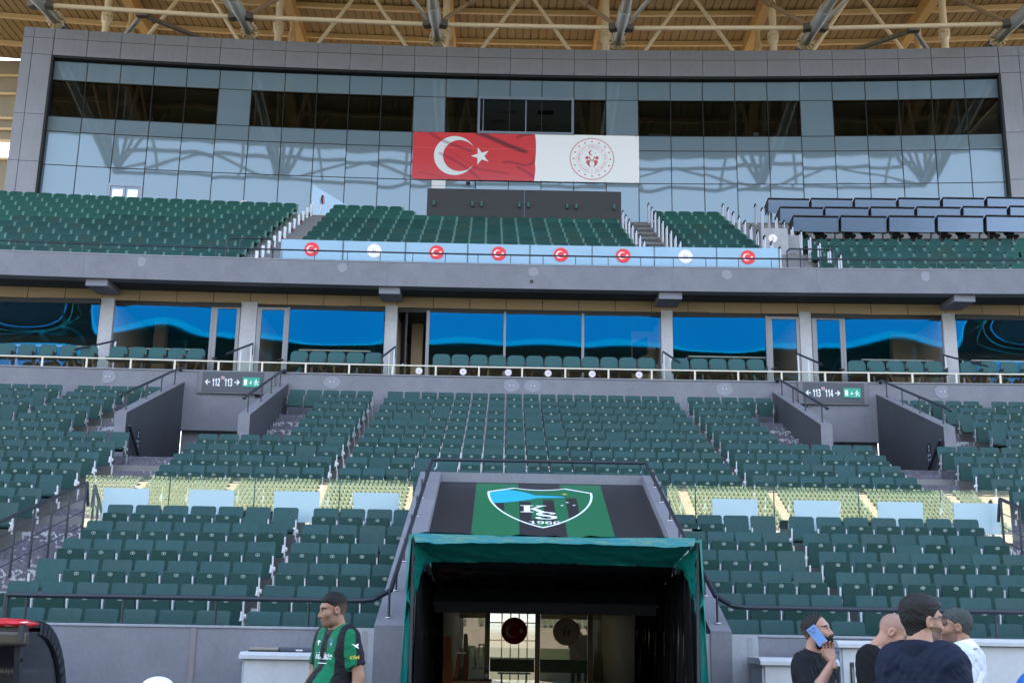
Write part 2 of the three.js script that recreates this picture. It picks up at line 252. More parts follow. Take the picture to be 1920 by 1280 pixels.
// ---------- glass screen across the lower tier ----------
{
  const sticker = phys([0.55, 0.72, 0.78], 0.35, { transmission: 0.25, thickness: 0 });
  const z = -20.8, y0 = LF(11), y1 = 4.13;
  const screenGlass = glass([0.9, 0.97, 0.93], { ior: 3.0 });
  [[-7.4, -5.92, 'at the left stair'], [-5.9, -4.42, 'second from the left stair'], [-4.4, -2.92, 'third from the left stair'], [-2.9, -1.62, 'touching the tunnel on its left'], [2.88, 3.37, 'narrow, touching the tunnel on its right'], [3.39, 4.76, 'with a sticker, next right of the tunnel'], [4.78, 6.26, 'third from the right stair'], [6.28, 7.72, 'second from the right stair'], [7.74, 8.95, 'at the right stair']].forEach(([a, b, w]) => {
    const t = thing('glass_screen', `clear glass screen panel across the lower seats, ${w}`, 'glass screen', 'glass screen panels across the lower tier');
    mesh('pane', bx(a, b, y0, y1, z - 0.006, z + 0.006), screenGlass, t);
    const c = (a + b) / 2; if (b - a > 0.8) mesh('sticker', bx(c - 0.4, c + 0.4, y0 + 0.26, y0 + 0.8, z + 0.008, z + 0.012), sticker, t);
    mesh('clamp', [bx(a + 0.15, a + 0.22, y0, y0 + 0.1, z - 0.03, z + 0.03), bx(b - 0.22, b - 0.15, y0, y0 + 0.1, z - 0.03, z + 0.03)], mat.steel, t);
  });
}
// ---------- handrails of the outer stairs ----------
for (const [f, n] of [[(x) => x, 'left'], [mir, 'right']]) {
  const t = thing('stair_handrail', `dark metal handrail with cable infill on the lower ${n} stair`, 'handrail', 'stair handrails of the lower tier');
  const P = (s, h) => [f(-7.3 - s * 0.17), 2.95 + 0.03 + 0.98 - s * 0.37 + h - 0.98, -20.6 + s];
  mesh('top_rail', pipe([P(-0.1, 0.55), P(0, 0.98), P(5.6, 0.98)], 0.03), mat.rail, t);
  for (let i = 0; i < 12; i++) mesh('post', rod(P(i * 0.5 + 0.02, 0), P(i * 0.5 + 0.02, 0.97), 0.022, 6), mat.rail, t);
  for (const h of [0.25, 0.5, 0.74]) mesh('cable', rod(P(0, h), P(5.6, h), 0.008, 5), mat.rail, t);
}
// ---------- stair mouths (vomitories) ----------
const signTex = (a, b, hideLeft) => {
  const c = document.createElement('canvas'); c.width = 1024; c.height = 384; const x = c.getContext('2d'); x.fillStyle = '#4d4f57'; x.fillRect(0, 0, 1024, 384);
  x.fillStyle = '#f2f4f8'; x.textBaseline = 'middle'; x.textAlign = 'center'; x.strokeStyle = '#f2f4f8'; x.lineCap = 'round'; x.lineJoin = 'round';
  const arrow = (cx, d) => { x.lineWidth = 18; x.beginPath(); x.moveTo(cx - 34, 192); x.lineTo(cx + 34, 192); x.moveTo(cx + d * 4, 152); x.lineTo(cx + d * 36, 192); x.lineTo(cx + d * 4, 232); x.stroke(); };
  arrow(92, -1); arrow(578, 1);
  const txt = (s, cx) => { x.save(); x.translate(cx, 196); x.scale(0.62, 1.5); x.font = 'bold 132px sans-serif'; x.fillText(s, 0, 0); x.restore(); };
  txt(a, 230); txt(b, 436);
  x.fillStyle = '#f2f4f8'; x.fillRect(316, 86, 48, 48); x.fillStyle = '#d0405a'; x.fillRect(322, 92, 36, 36);
  const t = new THREE.CanvasTexture(c); t.colorSpace = THREE.SRGBColorSpace; return t;
};
const exitTex = (() => {
  const c = document.createElement('canvas'); c.width = 512; c.height = 300; const x = c.getContext('2d'); x.fillStyle = '#2fa287'; x.fillRect(0, 0, 512, 300); x.fillStyle = x.strokeStyle = '#f4fbf8';
  x.fillRect(34, 58, 96, 184); x.lineWidth = 22; x.lineCap = 'round'; x.lineJoin = 'round';
  x.beginPath(); x.moveTo(242, 110); x.lineTo(242, 196); x.moveTo(210, 166); x.lineTo(242, 200); x.lineTo(274, 166); x.stroke();
  x.beginPath(); x.arc(398, 84, 22, 0, 7); x.fill(); x.lineWidth = 24; x.beginPath(); x.moveTo(406, 118); x.lineTo(396, 178); x.lineTo(372, 214); x.lineTo(370, 250); x.moveTo(398, 178); x.lineTo(440, 204); x.lineTo(470, 232); x.stroke(); x.lineWidth = 17; x.beginPath(); x.moveTo(406, 120); x.lineTo(360, 132); x.lineTo(342, 162); x.moveTo(408, 122); x.lineTo(446, 146); x.lineTo(474, 140); x.stroke();
  const t = new THREE.CanvasTexture(c); t.colorSpace = THREE.SRGBColorSpace; return t;
})();
const seatMap = (() => { const c = document.createElement('canvas'); c.width = 64; c.height = 128; const x = c.getContext('2d'); x.fillStyle = '#20242c'; x.fillRect(0, 0, 64, 128); x.fillStyle = '#9aa3b0'; for (const [a, b] of [[24, 10], [24, 30], [10, 58], [36, 58], [10, 82], [36, 82], [14, 108], [40, 108]]) x.fillRect(a, b, 16, 14); const t = new THREE.CanvasTexture(c); t.colorSpace = THREE.SRGBColorSpace; return t; })();
for (const [side, f, nums] of [['left', (x) => x, ['112', '113']], ['right', mir, ['113', '114']]]) {
  const S = (a, b) => [Math.min(f(a), f(b)), Math.max(f(a), f(b))];
  const v = thing('stair_mouth', `dark grey walled stair opening in the lower tier, ${side} of the tunnel`, 'stair opening');
  // two cheek walls: outer one (-9.17 far, -8.82 near), inner one (-6.49 far, -6.22 near)
  for (const [xf, xn, s] of [[-9.17, -8.82, -1], [-6.49, -6.22, 1]]) {
    const zf = -32.9, zn = -27.0, w = 0.27 * s, fl = LF(5) - 0.5, X = (z, o) => f(xf + (xn - xf) * (z - zf) / (zn - zf) + o), H = (z) => 8.3 - (z - zf) * 0.331;
    const pts = []; for (const z of [zf, zn]) for (const o of [0, w]) for (const y of [fl, H(z)]) pts.push([X(z, o), y, z]);
    const q = (a, b, c, d) => { const A = [a, b, c, d].map(i => new THREE.Vector3(...pts[i])); const g = new THREE.BufferGeometry(); const L = []; const uv = []; for (const k of [0, 1, 2, 0, 2, 3]) { L.push(...A[k].toArray()); uv.push(A[k].z + A[k].x, A[k].y); } g.setAttribute('position', new THREE.Float32BufferAttribute(L, 3)); g.setAttribute('uv', new THREE.Float32BufferAttribute(uv, 2)); g.computeVertexNormals(); return g; };
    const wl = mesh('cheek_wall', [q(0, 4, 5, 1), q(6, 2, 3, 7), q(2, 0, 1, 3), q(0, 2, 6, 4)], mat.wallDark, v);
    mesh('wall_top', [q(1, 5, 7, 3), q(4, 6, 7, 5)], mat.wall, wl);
    // handrail
    const o = w / 2, rh = 0.42, R = (z, h) => [X(z, o), H(z) + h, z];
    const r = mesh('handrail', pipe([R(zf + 0.02, rh - 0.06), R(zf + 0.25, rh), R(zn + 0.15, rh)], 0.032), mat.rail, v);
    mesh('end_cap', new THREE.SphereGeometry(0.05, 10, 8).translate(...R(zn + 0.15, rh)), mat.rail, r); mesh('end_cap', new THREE.SphereGeometry(0.07, 10, 8).translate(X(zf, o), H(zf) + rh - 0.08, zf + 0.05), mat.rail, r);
    for (const z of [zf + 0.7, zf + 2.2, zf + 3.7, zf + 5.5]) mesh('rail_post', rod(R(z, -0.02), R(z, rh), 0.02, 6), mat.rail, r);
    if (s < 0) { const M = mesh('sign_plate', new THREE.PlaneGeometry(0.3, 0.55).rotateY(f(1) > f(0) ? Math.PI / 2 : -Math.PI / 2).translate(X(-28.2, 0) + (f(1) > f(0) ? 0.012 : -0.012), 5.86, -28.2), std([1, 1, 1], 0.5, { map: seatMap }), v); M.rotation.set(0, 0, 0); mesh('low_handrail', rod([X(-27.05, 0.08), 6.05, -27.05], [X(-28.6, 0.1), 5.2, -28.6], 0.04, 6), mat.rail, v); }
  }
  const [a, b] = S(-9.2, -6.46);
  mesh('back_wall', bx(a, b, LF(5) - 0.5, 7.95, -33.2, -33.06), mat.wall, v);
  mesh('reveal', bx(a, b, 7.86, 7.95, -33.06, -32.9), mat.gap, v);
  mesh('landing', ring(LF(5) - 0.4, LF(5), -33.05, -26.9, a, b, 2), mat.steps, v);
  const sg = thing('direction_sign', `grey sign reading ${nums[0]} and ${nums[1]} with arrows above the ${side} stair mouth`, 'sign');
  const [sa, sb] = side === 'left' ? [-8.78, -6.6] : [8.34, 10.33];
  mesh('sign_panel', bx(sa, sb, 7.96, 8.61, -32.86, -32.8), std([0.15, 0.15, 0.165], 0.6), sg);
  const sp = mesh('sign_print', new THREE.PlaneGeometry(1.75, 0.6).translate(sa + 1.0, 8.285, -32.796), std([1, 1, 1], 0.6, { map: signTex(...nums) }), sg); sp.castShadow = false;
  const ex = thing('exit_sign', `green running man exit sign above the stair mouth ${side} of the tunnel`, 'exit sign'); const ex0 = side === 'left' ? -7.5 : 9.62;
  mesh('sign_box', bx(ex0, ex0 + 0.49, 8.15, 8.43, -32.79, -32.77), std([0.03, 0.33, 0.25], 0.5), ex); mesh('sign_face', new THREE.PlaneGeometry(0.48, 0.27).translate(ex0 + 0.245, 8.29, -32.767), std([1, 1, 1], 0.5, { map: exitTex }), ex);
}

// ---------- players tunnel ----------
const flagDraw = (x, cx, cy, r, bg, fg) => { // crescent and star
  x.fillStyle = fg; x.beginPath(); x.arc(cx, cy, r, 0, 7); x.fill(); x.fillStyle = bg; x.beginPath(); x.arc(cx + r * 0.25, cy, r * 0.8, 0, 7); x.fill();
  star(x, cx + r * 1.3, cy, r * 0.5, fg, Math.PI);
};
function star(x, cx, cy, r, c, rot = -Math.PI / 2, n = 5, inner = 0.382) { x.fillStyle = c; x.beginPath(); for (let i = 0; i < n * 2; i++) { const a = rot + i * Math.PI / n, q = i % 2 ? r * inner : r; x[i ? 'lineTo' : 'moveTo'](cx + q * Math.cos(a), cy + q * Math.sin(a)); } x.closePath(); x.fill(); }
function sealDraw(x, cx, cy, R, c, words = true) {
  x.strokeStyle = x.fillStyle = c; x.lineWidth = R * 0.022;
  const n = 84; for (let i = 0; i < n; i++) { const a = i / n * 2 * Math.PI; x.lineWidth = R * 0.03; x.beginPath(); x.moveTo(cx + R * Math.cos(a), cy + R * Math.sin(a)); x.lineTo(cx + R * 0.955 * Math.cos(a + 0.07), cy + R * 0.955 * Math.sin(a + 0.07)); x.stroke(); }
  for (let i = 0; i < 16; i++) { const a = i / 16 * 2 * Math.PI - Math.PI / 2; star(x, cx + R * 0.82 * Math.cos(a), cy + R * 0.82 * Math.sin(a), R * 0.06, c); }
  x.lineWidth = R * 0.012; x.globalAlpha = 0.55; for (const q of [0.69, 0.5]) { x.beginPath(); x.arc(cx, cy, R * q, 0, 7); x.stroke(); } x.globalAlpha = 1;
  if (words) { const s = 'TÜRKİYE CUMHURİYETİ GENÇLİK VE SPOR BAKANLIĞI', a0 = 106, a1 = 434; x.font = `${Math.round(R * 0.115)}px sans-serif`; x.textAlign = 'center'; x.textBaseline = 'middle'; for (let i = 0; i < s.length; i++) { const a = (a0 + (a1 - a0) * i / (s.length - 1)) * Math.PI / 180; x.save(); x.translate(cx + R * 0.595 * Math.cos(a), cy + R * 0.595 * Math.sin(a)); x.rotate(a + Math.PI / 2); x.fillText(s[i], 0, 0); x.restore(); } x.beginPath(); x.arc(cx, cy + R * 0.595, R * 0.018, 0, 7); x.fill(); }
  // two figures under a crescent
  x.beginPath(); x.arc(cx - R * 0.03, cy - R * 0.29, R * 0.12, 0, 7); x.fill(); x.save(); x.globalCompositeOperation = 'destination-out'; x.beginPath(); x.arc(cx + R * 0.025, cy - R * 0.29, R * 0.1, 0, 7); x.fill(); x.restore(); star(x, cx + R * 0.15, cy - R * 0.28, R * 0.035, c);
  for (const s of [-1, 1]) { x.beginPath(); x.arc(cx + s * R * 0.22, cy - R * 0.05, R * 0.08, 0, 7); x.fill(); x.beginPath(); x.moveTo(cx + s * R * 0.06, cy + R * 0.08); x.quadraticCurveTo(cx + s * R * 0.27, cy + R * 0.02, cx + s * R * 0.26, cy + R * 0.16); x.quadraticCurveTo(cx + s * R * 0.22, cy + R * 0.3, cx + s * R * 0.04, cy + R * 0.42); x.quadraticCurveTo(cx + s * R * 0.16, cy + R * 0.24, cx + s * R * 0.08, cy + R * 0.14); x.fill(); x.lineWidth = R * 0.04; x.beginPath(); x.moveTo(cx + s * R * 0.1, cy - R * 0.12); x.quadraticCurveTo(cx + s * R * 0.12, cy + R * 0.04, cx - s * R * 0.03, cy + R * 0.08); x.stroke(); }
}
const canvasTex = (w, h, fn) => { const c = document.createElement('canvas'); c.width = w; c.height = h; fn(c.getContext('2d'), w, h); const t = new THREE.CanvasTexture(c); t.colorSpace = THREE.SRGBColorSpace; t.anisotropy = 8; return t; };
const flagDisc = canvasTex(256, 256, (x) => { x.fillStyle = '#cf2b33'; x.fillRect(0, 0, 256, 256); flagDraw(x, 108, 128, 68, '#cf2b33', '#f2e9e6'); });
const sealDisc = canvasTex(256, 256, (x) => { sealDraw(x, 128, 128, 122, '#c24a58', false); x.globalCompositeOperation = 'destination-over'; x.fillStyle = '#eef0f3'; x.fillRect(0, 0, 256, 256); });
const flagMat = std([1, 1, 1], 0.45, { map: flagDisc }), sealMat = std([1, 1, 1], 0.45, { map: sealDisc });
const discGeo = (r) => new THREE.CylinderGeometry(r, r, 0.004, 40).rotateX(Math.PI / 2).rotateZ(0);
const disc = (name, r, p, m, parent, ry = 0) => { const g = discGeo(r), P = g.attributes.position, U = g.attributes.uv; for (let i = 0; i < P.count; i++) U.setXY(i, 0.5 + P.getX(i) / r / 2, 0.5 + P.getY(i) / r / 2); return mesh(name, g.rotateY(ry).translate(...p), m, parent); };
{
  const t = thing('players_tunnel', 'concrete players tunnel with sloping side walls through the lower seats', 'tunnel');
  const cheek = (x0, x1) => { const s = [[-14.87, -0.02], [-14.87, 1.62], [-21.9, 4.43], [-22.05, 4.43], [-22.05, -0.02]]; const pos = [], uv = []; const g = sweep(s, x0, x1, 1, 0); return g; };
  for (const [a, b] of [[-1.57, -1.19], [2.57, 2.83]]) mesh('side_wall', cheek(a, b), mat.wall, t);
  mesh('back_wall', bx(-1.19, 2.57, 3.6, 4.42, -22.05, -21.85), mat.wall, t);
  const H = (z) => 4.17 - (-z - 0) * 0 + 0 + (z + 21.72) * -0.402;
  mesh('roof_slab', slab([-1.18, H(-21.84), -21.84], [-1.18, H(-16.2), -16.2], [2.56, H(-16.2), -16.2], [2.56, H(-21.84), -21.84], 0.16), mat.wallDark, t);
  const crest = canvasTex(1400, 1400, (x, W, Hh) => {
    const K = '#2f2e33', G = '#236a48'; x.fillStyle = K; x.fillRect(0, 0, W, Hh);
    for (const [a, b] of [[0.175, 0.383], [0.588, 0.792]]) { x.fillStyle = G; x.fillRect(a * W, 0, (b - a) * W, Hh); }
    const X = (v) => v * W, Y = (v) => v * Hh * 0.76;
    const path = (k) => { const cx = 0.487, cy = 0.5, P = (a, b) => [X(cx + (a - cx) * k), Y(cy + (b - cy) * k)]; x.beginPath(); x.moveTo(...P(0.233, 0.2)); x.lineTo(...P(0.36, 0.1)); x.quadraticCurveTo(...P(0.487, 0.19), ...P(0.614, 0.1)); x.lineTo(...P(0.741, 0.2)); x.bezierCurveTo(...P(0.745, 0.55), ...P(0.62, 0.86), ...P(0.487, 0.98)); x.bezierCurveTo(...P(0.354, 0.86), ...P(0.229, 0.55), ...P(0.233, 0.2)); x.closePath(); };
    path(1); x.fillStyle = '#f0f3f6'; x.fill(); x.save(); path(0.955); x.clip(); x.fillStyle = G; x.fillRect(0, 0, W, Hh);
    x.fillStyle = K; for (const [a, b, y] of [[0.2, 0.315, 0.47], [0.385, 0.44, 0.43], [0.497, 0.55, 0.38], [0.607, 0.66, 0.33]]) x.fillRect(X(a), Y(y), X(b - a), Hh);
    x.fillRect(X(0.44), Y(0.8), X(0.11), Hh * 0.2); x.fillStyle = G; x.fillRect(X(0.46), Y(0.83), X(0.055), Y(0.2));
    x.fillStyle = '#2bb0ff'; x.beginPath(); x.moveTo(X(0.2), Y(0.17)); x.lineTo(X(0.3), Y(0.15)); x.quadraticCurveTo(X(0.4), Y(0.17), X(0.46), Y(0.28)); x.lineTo(X(0.6), Y(0.3)); x.lineTo(X(0.6), Y(0.315)); x.lineTo(X(0.47), Y(0.34)); x.quadraticCurveTo(X(0.38), Y(0.44), X(0.25), Y(0.47)); x.lineTo(X(0.2), Y(0.5)); x.fill(); x.restore();
    star(x, X(0.607), Y(0.24), W * 0.018, '#e6c93a', 0, 8, 0.35);
    for (const [a, b] of [[0.585, 0.5], [0.612, 0.43], [0.642, 0.49]]) star(x, X(a), Y(b), W * 0.0115, '#f0f3f6');
    x.fillStyle = '#f4f6fa'; x.textAlign = 'center'; x.textBaseline = 'alphabetic';
    const txt = (s, cx, by, f, sx, sy) => { x.save(); x.translate(X(cx), Y(by)); x.scale(sx, sy); x.font = f; x.fillText(s, 0, 0); x.restore(); };
    txt('K', 0.45, 0.66, 'bold 262px serif', 0.95, 0.85); txt('S', 0.508, 0.8, 'bold 262px serif', 1.05, 0.82); txt('1966', 0.496, 0.9, 'bold 80px serif', 1.1, 1.1);
  });
  const b0 = -21.8, b1 = -18.4, e = 0.012;
  const ban = thing('crest_banner', 'green and black striped banner with a white shield crest on the tunnel roof', 'banner');
  const bg = slab([-1.17, H(b1) + 0.02, b1], [2.55, H(b1) + 0.02, b1], [2.55, H(b0) + 0.02, b0], [-1.17, H(b0) + 0.02, b0], 0.008);
  // the shield lies in the upper two thirds that show above the canopy
  mesh('printed_sheet', bg, std([1, 1, 1], 0.38, { map: crest }), ban);
  mesh('hem', [rod([-1.17, H(b0) + 0.022, b0], [2.55, H(b0) + 0.022, b0], 0.012, 6), rod([-1.17, H(b1) + 0.022, b1], [-1.17, H(b0) + 0.022, b0], 0.01, 6), rod([2.55, H(b1) + 0.022, b1], [2.55, H(b0) + 0.022, b0], 0.01, 6)], mat.dark, ban);
  // railing along the pitch wall, up both side walls and across the back
  const rl = thing('pitch_railing', 'dark blue grey tube railing along the pitch wall and round the tunnel roof', 'railing');
  const TY = (z) => 1.62 + (-14.87 - z) * 0.3997;
  const L = -1.42, Rr = 2.7;
  mesh('top_tube', [pipe([[-6.15, 1.6, -14.95], [-6.15, 1.91, -14.95], [-1.75, 1.91, -14.95], [-1.6, 1.93, -14.98], [L, 2.05, -15.2], [L + 0.06, 4.66, -21.9], [Rr - 0.06, 4.66, -21.9], [Rr, 2.05, -15.2], [2.86, 1.93, -14.98], [3.0, 1.91, -14.95], [24, 1.91, -14.95]], 0.032, 10), pipe([[-24, 1.91, -14.95], [-6.3, 1.91, -14.95], [-6.3, 1.6, -14.95]], 0.032, 10)], mat.rail, rl);
  for (let x = -5.9; x > -24; x -= 1.12) mesh('post', rod([x < -6.2 ? x - 0.6 : x, 1.58, -14.95], [x < -6.2 ? x - 0.6 : x, 1.9, -14.95], 0.016, 6), mat.rail, rl);
  for (const x of [-4.7, -3.55, -2.4]) mesh('post', rod([x, 1.58, -14.95], [x, 1.9, -14.95], 0.016, 6), mat.rail, rl);
  for (let x = 3.9; x < 24; x += 1.12) mesh('post', rod([x, 1.58, -14.95], [x, 1.9, -14.95], 0.016, 6), mat.rail, rl);
  for (const x of [L, Rr]) for (const z of [-15.1, -16.0, -17.1, -18.2, -19.2, -20.2, -21.1]) { const p = mesh('post', rod([x, TY(z) - 0.02, z], [x, TY(z) + 0.33, z], 0.016, 6), mat.rail, rl); mesh('base_plate', new THREE.CylinderGeometry(0.04, 0.04, 0.012, 10).translate(x, TY(z) + 0.004, z), mat.white, p); }
  for (const x of [-0.4, 0.66, 1.7]) mesh('post', rod([x, 4.42, -21.95], [x, 4.66, -21.9], 0.016, 6), mat.rail, rl);
}
// canopy of the tunnel: teal tarpaulin over a black lining
{
  const tarp = (c, o) => std(c, 0.42, { side: THREE.DoubleSide, ...o });
  const teal = tarp([0.004, 0.2, 0.17]), lining = std([0.008, 0.008, 0.009], 0.24), fadedM = std([0.75, 0.75, 0.75], 0.5, { map: T.faded });
  const c = thing('tunnel_canopy', 'extendable teal tarpaulin canopy with black lining over the players tunnel', 'canopy');
  // wavy cloth between two edges: P(u) top edge, Q(u) bottom edge
  const cloth = (P, Q, nu, nv, wave, thick = 0.012) => {
    const f = (u, v, s) => { const a = P(u), b = Q(u), w = wave(u, v); return [a[0] + (b[0] - a[0]) * v + w[0], a[1] + (b[1] - a[1]) * v + w[1], a[2] + (b[2] - a[2]) * v + w[2] - s * thick]; };
    const pos = [], uv = [], idx = []; for (const s of [0, 1]) for (let j = 0; j <= nv; j++) for (let i = 0; i <= nu; i++) { pos.push(...f(i / nu, j / nv, s)); uv.push(i / nu * 3, j / nv); }
    const N = (nu + 1) * (nv + 1), at = (i, j, s) => s * N + j * (nu + 1) + i;
    for (let j = 0; j < nv; j++) for (let i = 0; i < nu; i++) for (const s of [0, 1]) { const q = [at(i, j, s), at(i, j + 1, s), at(i + 1, j + 1, s), at(i + 1, j, s)]; if (s) q.reverse(); idx.push(q[0], q[1], q[2], q[0], q[2], q[3]); }
    for (let i = 0; i < nu; i++) for (const j of [0, nv]) idx.push(at(i, j, 0), at(i + 1, j, 0), at(i + 1, j, 1), at(i, j, 0), at(i + 1, j, 1), at(i, j, 1));
    for (let j = 0; j < nv; j++) for (const i of [0, nu]) idx.push(at(i, j, 0), at(i, j + 1, 0), at(i, j + 1, 1), at(i, j, 0), at(i, j + 1, 1), at(i, j, 1));
    const g = new THREE.BufferGeometry(); g.setAttribute('position', new THREE.Float32BufferAttribute(pos, 3)); g.setAttribute('uv', new THREE.Float32BufferAttribute(uv, 2)); g.setIndex(idx); g.computeVertexNormals(); return g;
  };
  const n1 = vnoise(16, 55), n2 = vnoise(32, 56), wob = (a, b, s) => (n1(a, b) - 0.5) * s + (n2(a * 1.7, b * 1.3) - 0.5) * s * 0.5;
  const x0 = -0.955, x1 = 2.03, zf = -12.5, y = 2.565;
  mesh('front_lip', cloth((u) => [x0 + (x1 - x0) * u, y + 0.005 - 0.02 * Math.sin(Math.PI * u), zf - 0.02], (u) => [x0 + 0.03 + (x1 - x0 - 0.06) * u, y - 0.105 + 0.018 * Math.sin(Math.PI * u) ** 2 + (u > 0.94 || u < 0.06 ? 0.012 : 0), zf + 0.05], 60, 4, (u, v) => [0, wob(u * 0.9, v * 0.1, 0.018) * v, wob(u, 0.3 + v * 0.2, 0.02)]), fadedM, c);
  mesh('top_sheet', cloth((u) => [x0 + (x1 - x0) * u, y, zf - 0.02], (u) => [-1.12 + (2.5 + 1.12) * u, 2.62, -17.4], 24, 30, (u, v) => [0, -0.04 * Math.abs(Math.sin(v * 20)) + wob(u, v, 0.05), 0]), teal, c);
  mesh('valance', cloth((u) => [x0 + 0.02 + (x1 - x0 - 0.04) * u, y - 0.06, zf], (u) => [x0 + 0.17 + (x1 - x0 - 0.34) * u, 2.3 + 0.025 * (u < 0.5 ? 0 : -u + 0.5), zf - 0.55], 50, 10, (u, v) => [0, 0, wob(u * 1.6, v * 0.7, 0.09) * Math.sin(Math.PI * v * 0.7 + 0.3)]), teal, c);
  mesh('roof_lining', cloth((u) => [x0 + 0.17 + (x1 - x0 - 0.34) * u, 2.31, zf - 0.53], (u) => [-0.98 + (2.42 + 0.98) * u, 2.2, -19.7], 30, 60, (u, v) => [0, -0.1 * Math.abs(Math.sin(v * 32)) + wob(u * 2, v * 3, 0.1) * Math.min(1, v * 8), 0]), lining, c);
  for (const [s, xa, xb] of [[-1, -0.98, -0.87], [1, 2.06, 2.45]]) {
    const X = (z) => s < 0 ? -0.95 - (zf - z) * 0.014 : 2.05 + (zf - z) * 0.03;
    // outer tarpaulin hanging from the corner, folded back
    mesh('side_curtain', cloth((u) => [X(zf - u * 0.5) + s * 0.02, y - 0.01, zf - 0.02 - u * 0.5], (u) => [X(zf) + s * (0.07 + 0.05 * u), 0.02, zf - 0.02 - u * 0.45], 16, 20, (u, v) => [s * 0.035 * Math.sin(u * 9 + v * 2), 0, wob(u, v, 0.05)]), teal, c);
    mesh('folded_flap', cloth((u) => [X(zf) - s * (0.01 + 0.17 * u), y - 0.06 - 0.2 * u, zf - 0.02 - u * 0.5], (u) => [X(zf) - s * (-0.02 + 0.05 * u), y - 0.35 - 0.62 * (1 - u), zf - 0.05 - u * 0.4], 10, 16, (u, v) => [s * wob(u, v, 0.06), 0, 0]), teal, c);
    mesh('frame_post', rod([X(zf) - s * 0.02, 0, zf - 0.06], [X(zf) - s * 0.0, y - 0.05, zf - 0.06], 0.02, 8), mat.dark, c);
    // pleated black side lining
    const N = 240, pos = [], uv = [], idx = []; for (let i = 0; i <= N; i++) { const z = zf - 0.25 - i / N * 7.1, pl = 0.075 * (0.5 + 0.5 * Math.sin(i * 1.55 + 2 * n1(i * 0.03, 0.4))) + 0.05 * (n2(i * 0.05, 0.1) - 0.5); for (let j = 0; j <= 6; j++) { const v = j / 6; pos.push(X(z) - s * (0.03 + pl * (0.35 + 0.65 * v)) + s * 0.02 * Math.sin(v * 3 + i), 2.34 * (1 - v) + 0.01, z + 0.02 * Math.sin(j * 2.3 + i)); uv.push(i * 0.05, v * 2.3); } }
    for (let i = 0; i < N; i++) for (let j = 0; j < 6; j++) { const a = i * 7 + j; idx.push(a, a + 1, a + 8, a, a + 8, a + 7); }
    const g = new THREE.BufferGeometry(); g.setAttribute('position', new THREE.Float32BufferAttribute(pos, 3)); g.setAttribute('uv', new THREE.Float32BufferAttribute(uv, 2)); g.setIndex(idx); g.computeVertexNormals();
    mesh('pleated_side', g, std([0.01, 0.01, 0.011], 0.22, { side: THREE.DoubleSide }), c);
    for (let i = 0; i < 3; i++) mesh('hoop', pipe([[X(zf - 1.6 - i * 2) + s * 0.03, 0, zf - 1.6 - i * 2], [X(zf - 1.6 - i * 2) + s * 0.03, 2.4, zf - 1.6 - i * 2]], 0.025, 6), mat.dark, c);
  }
}
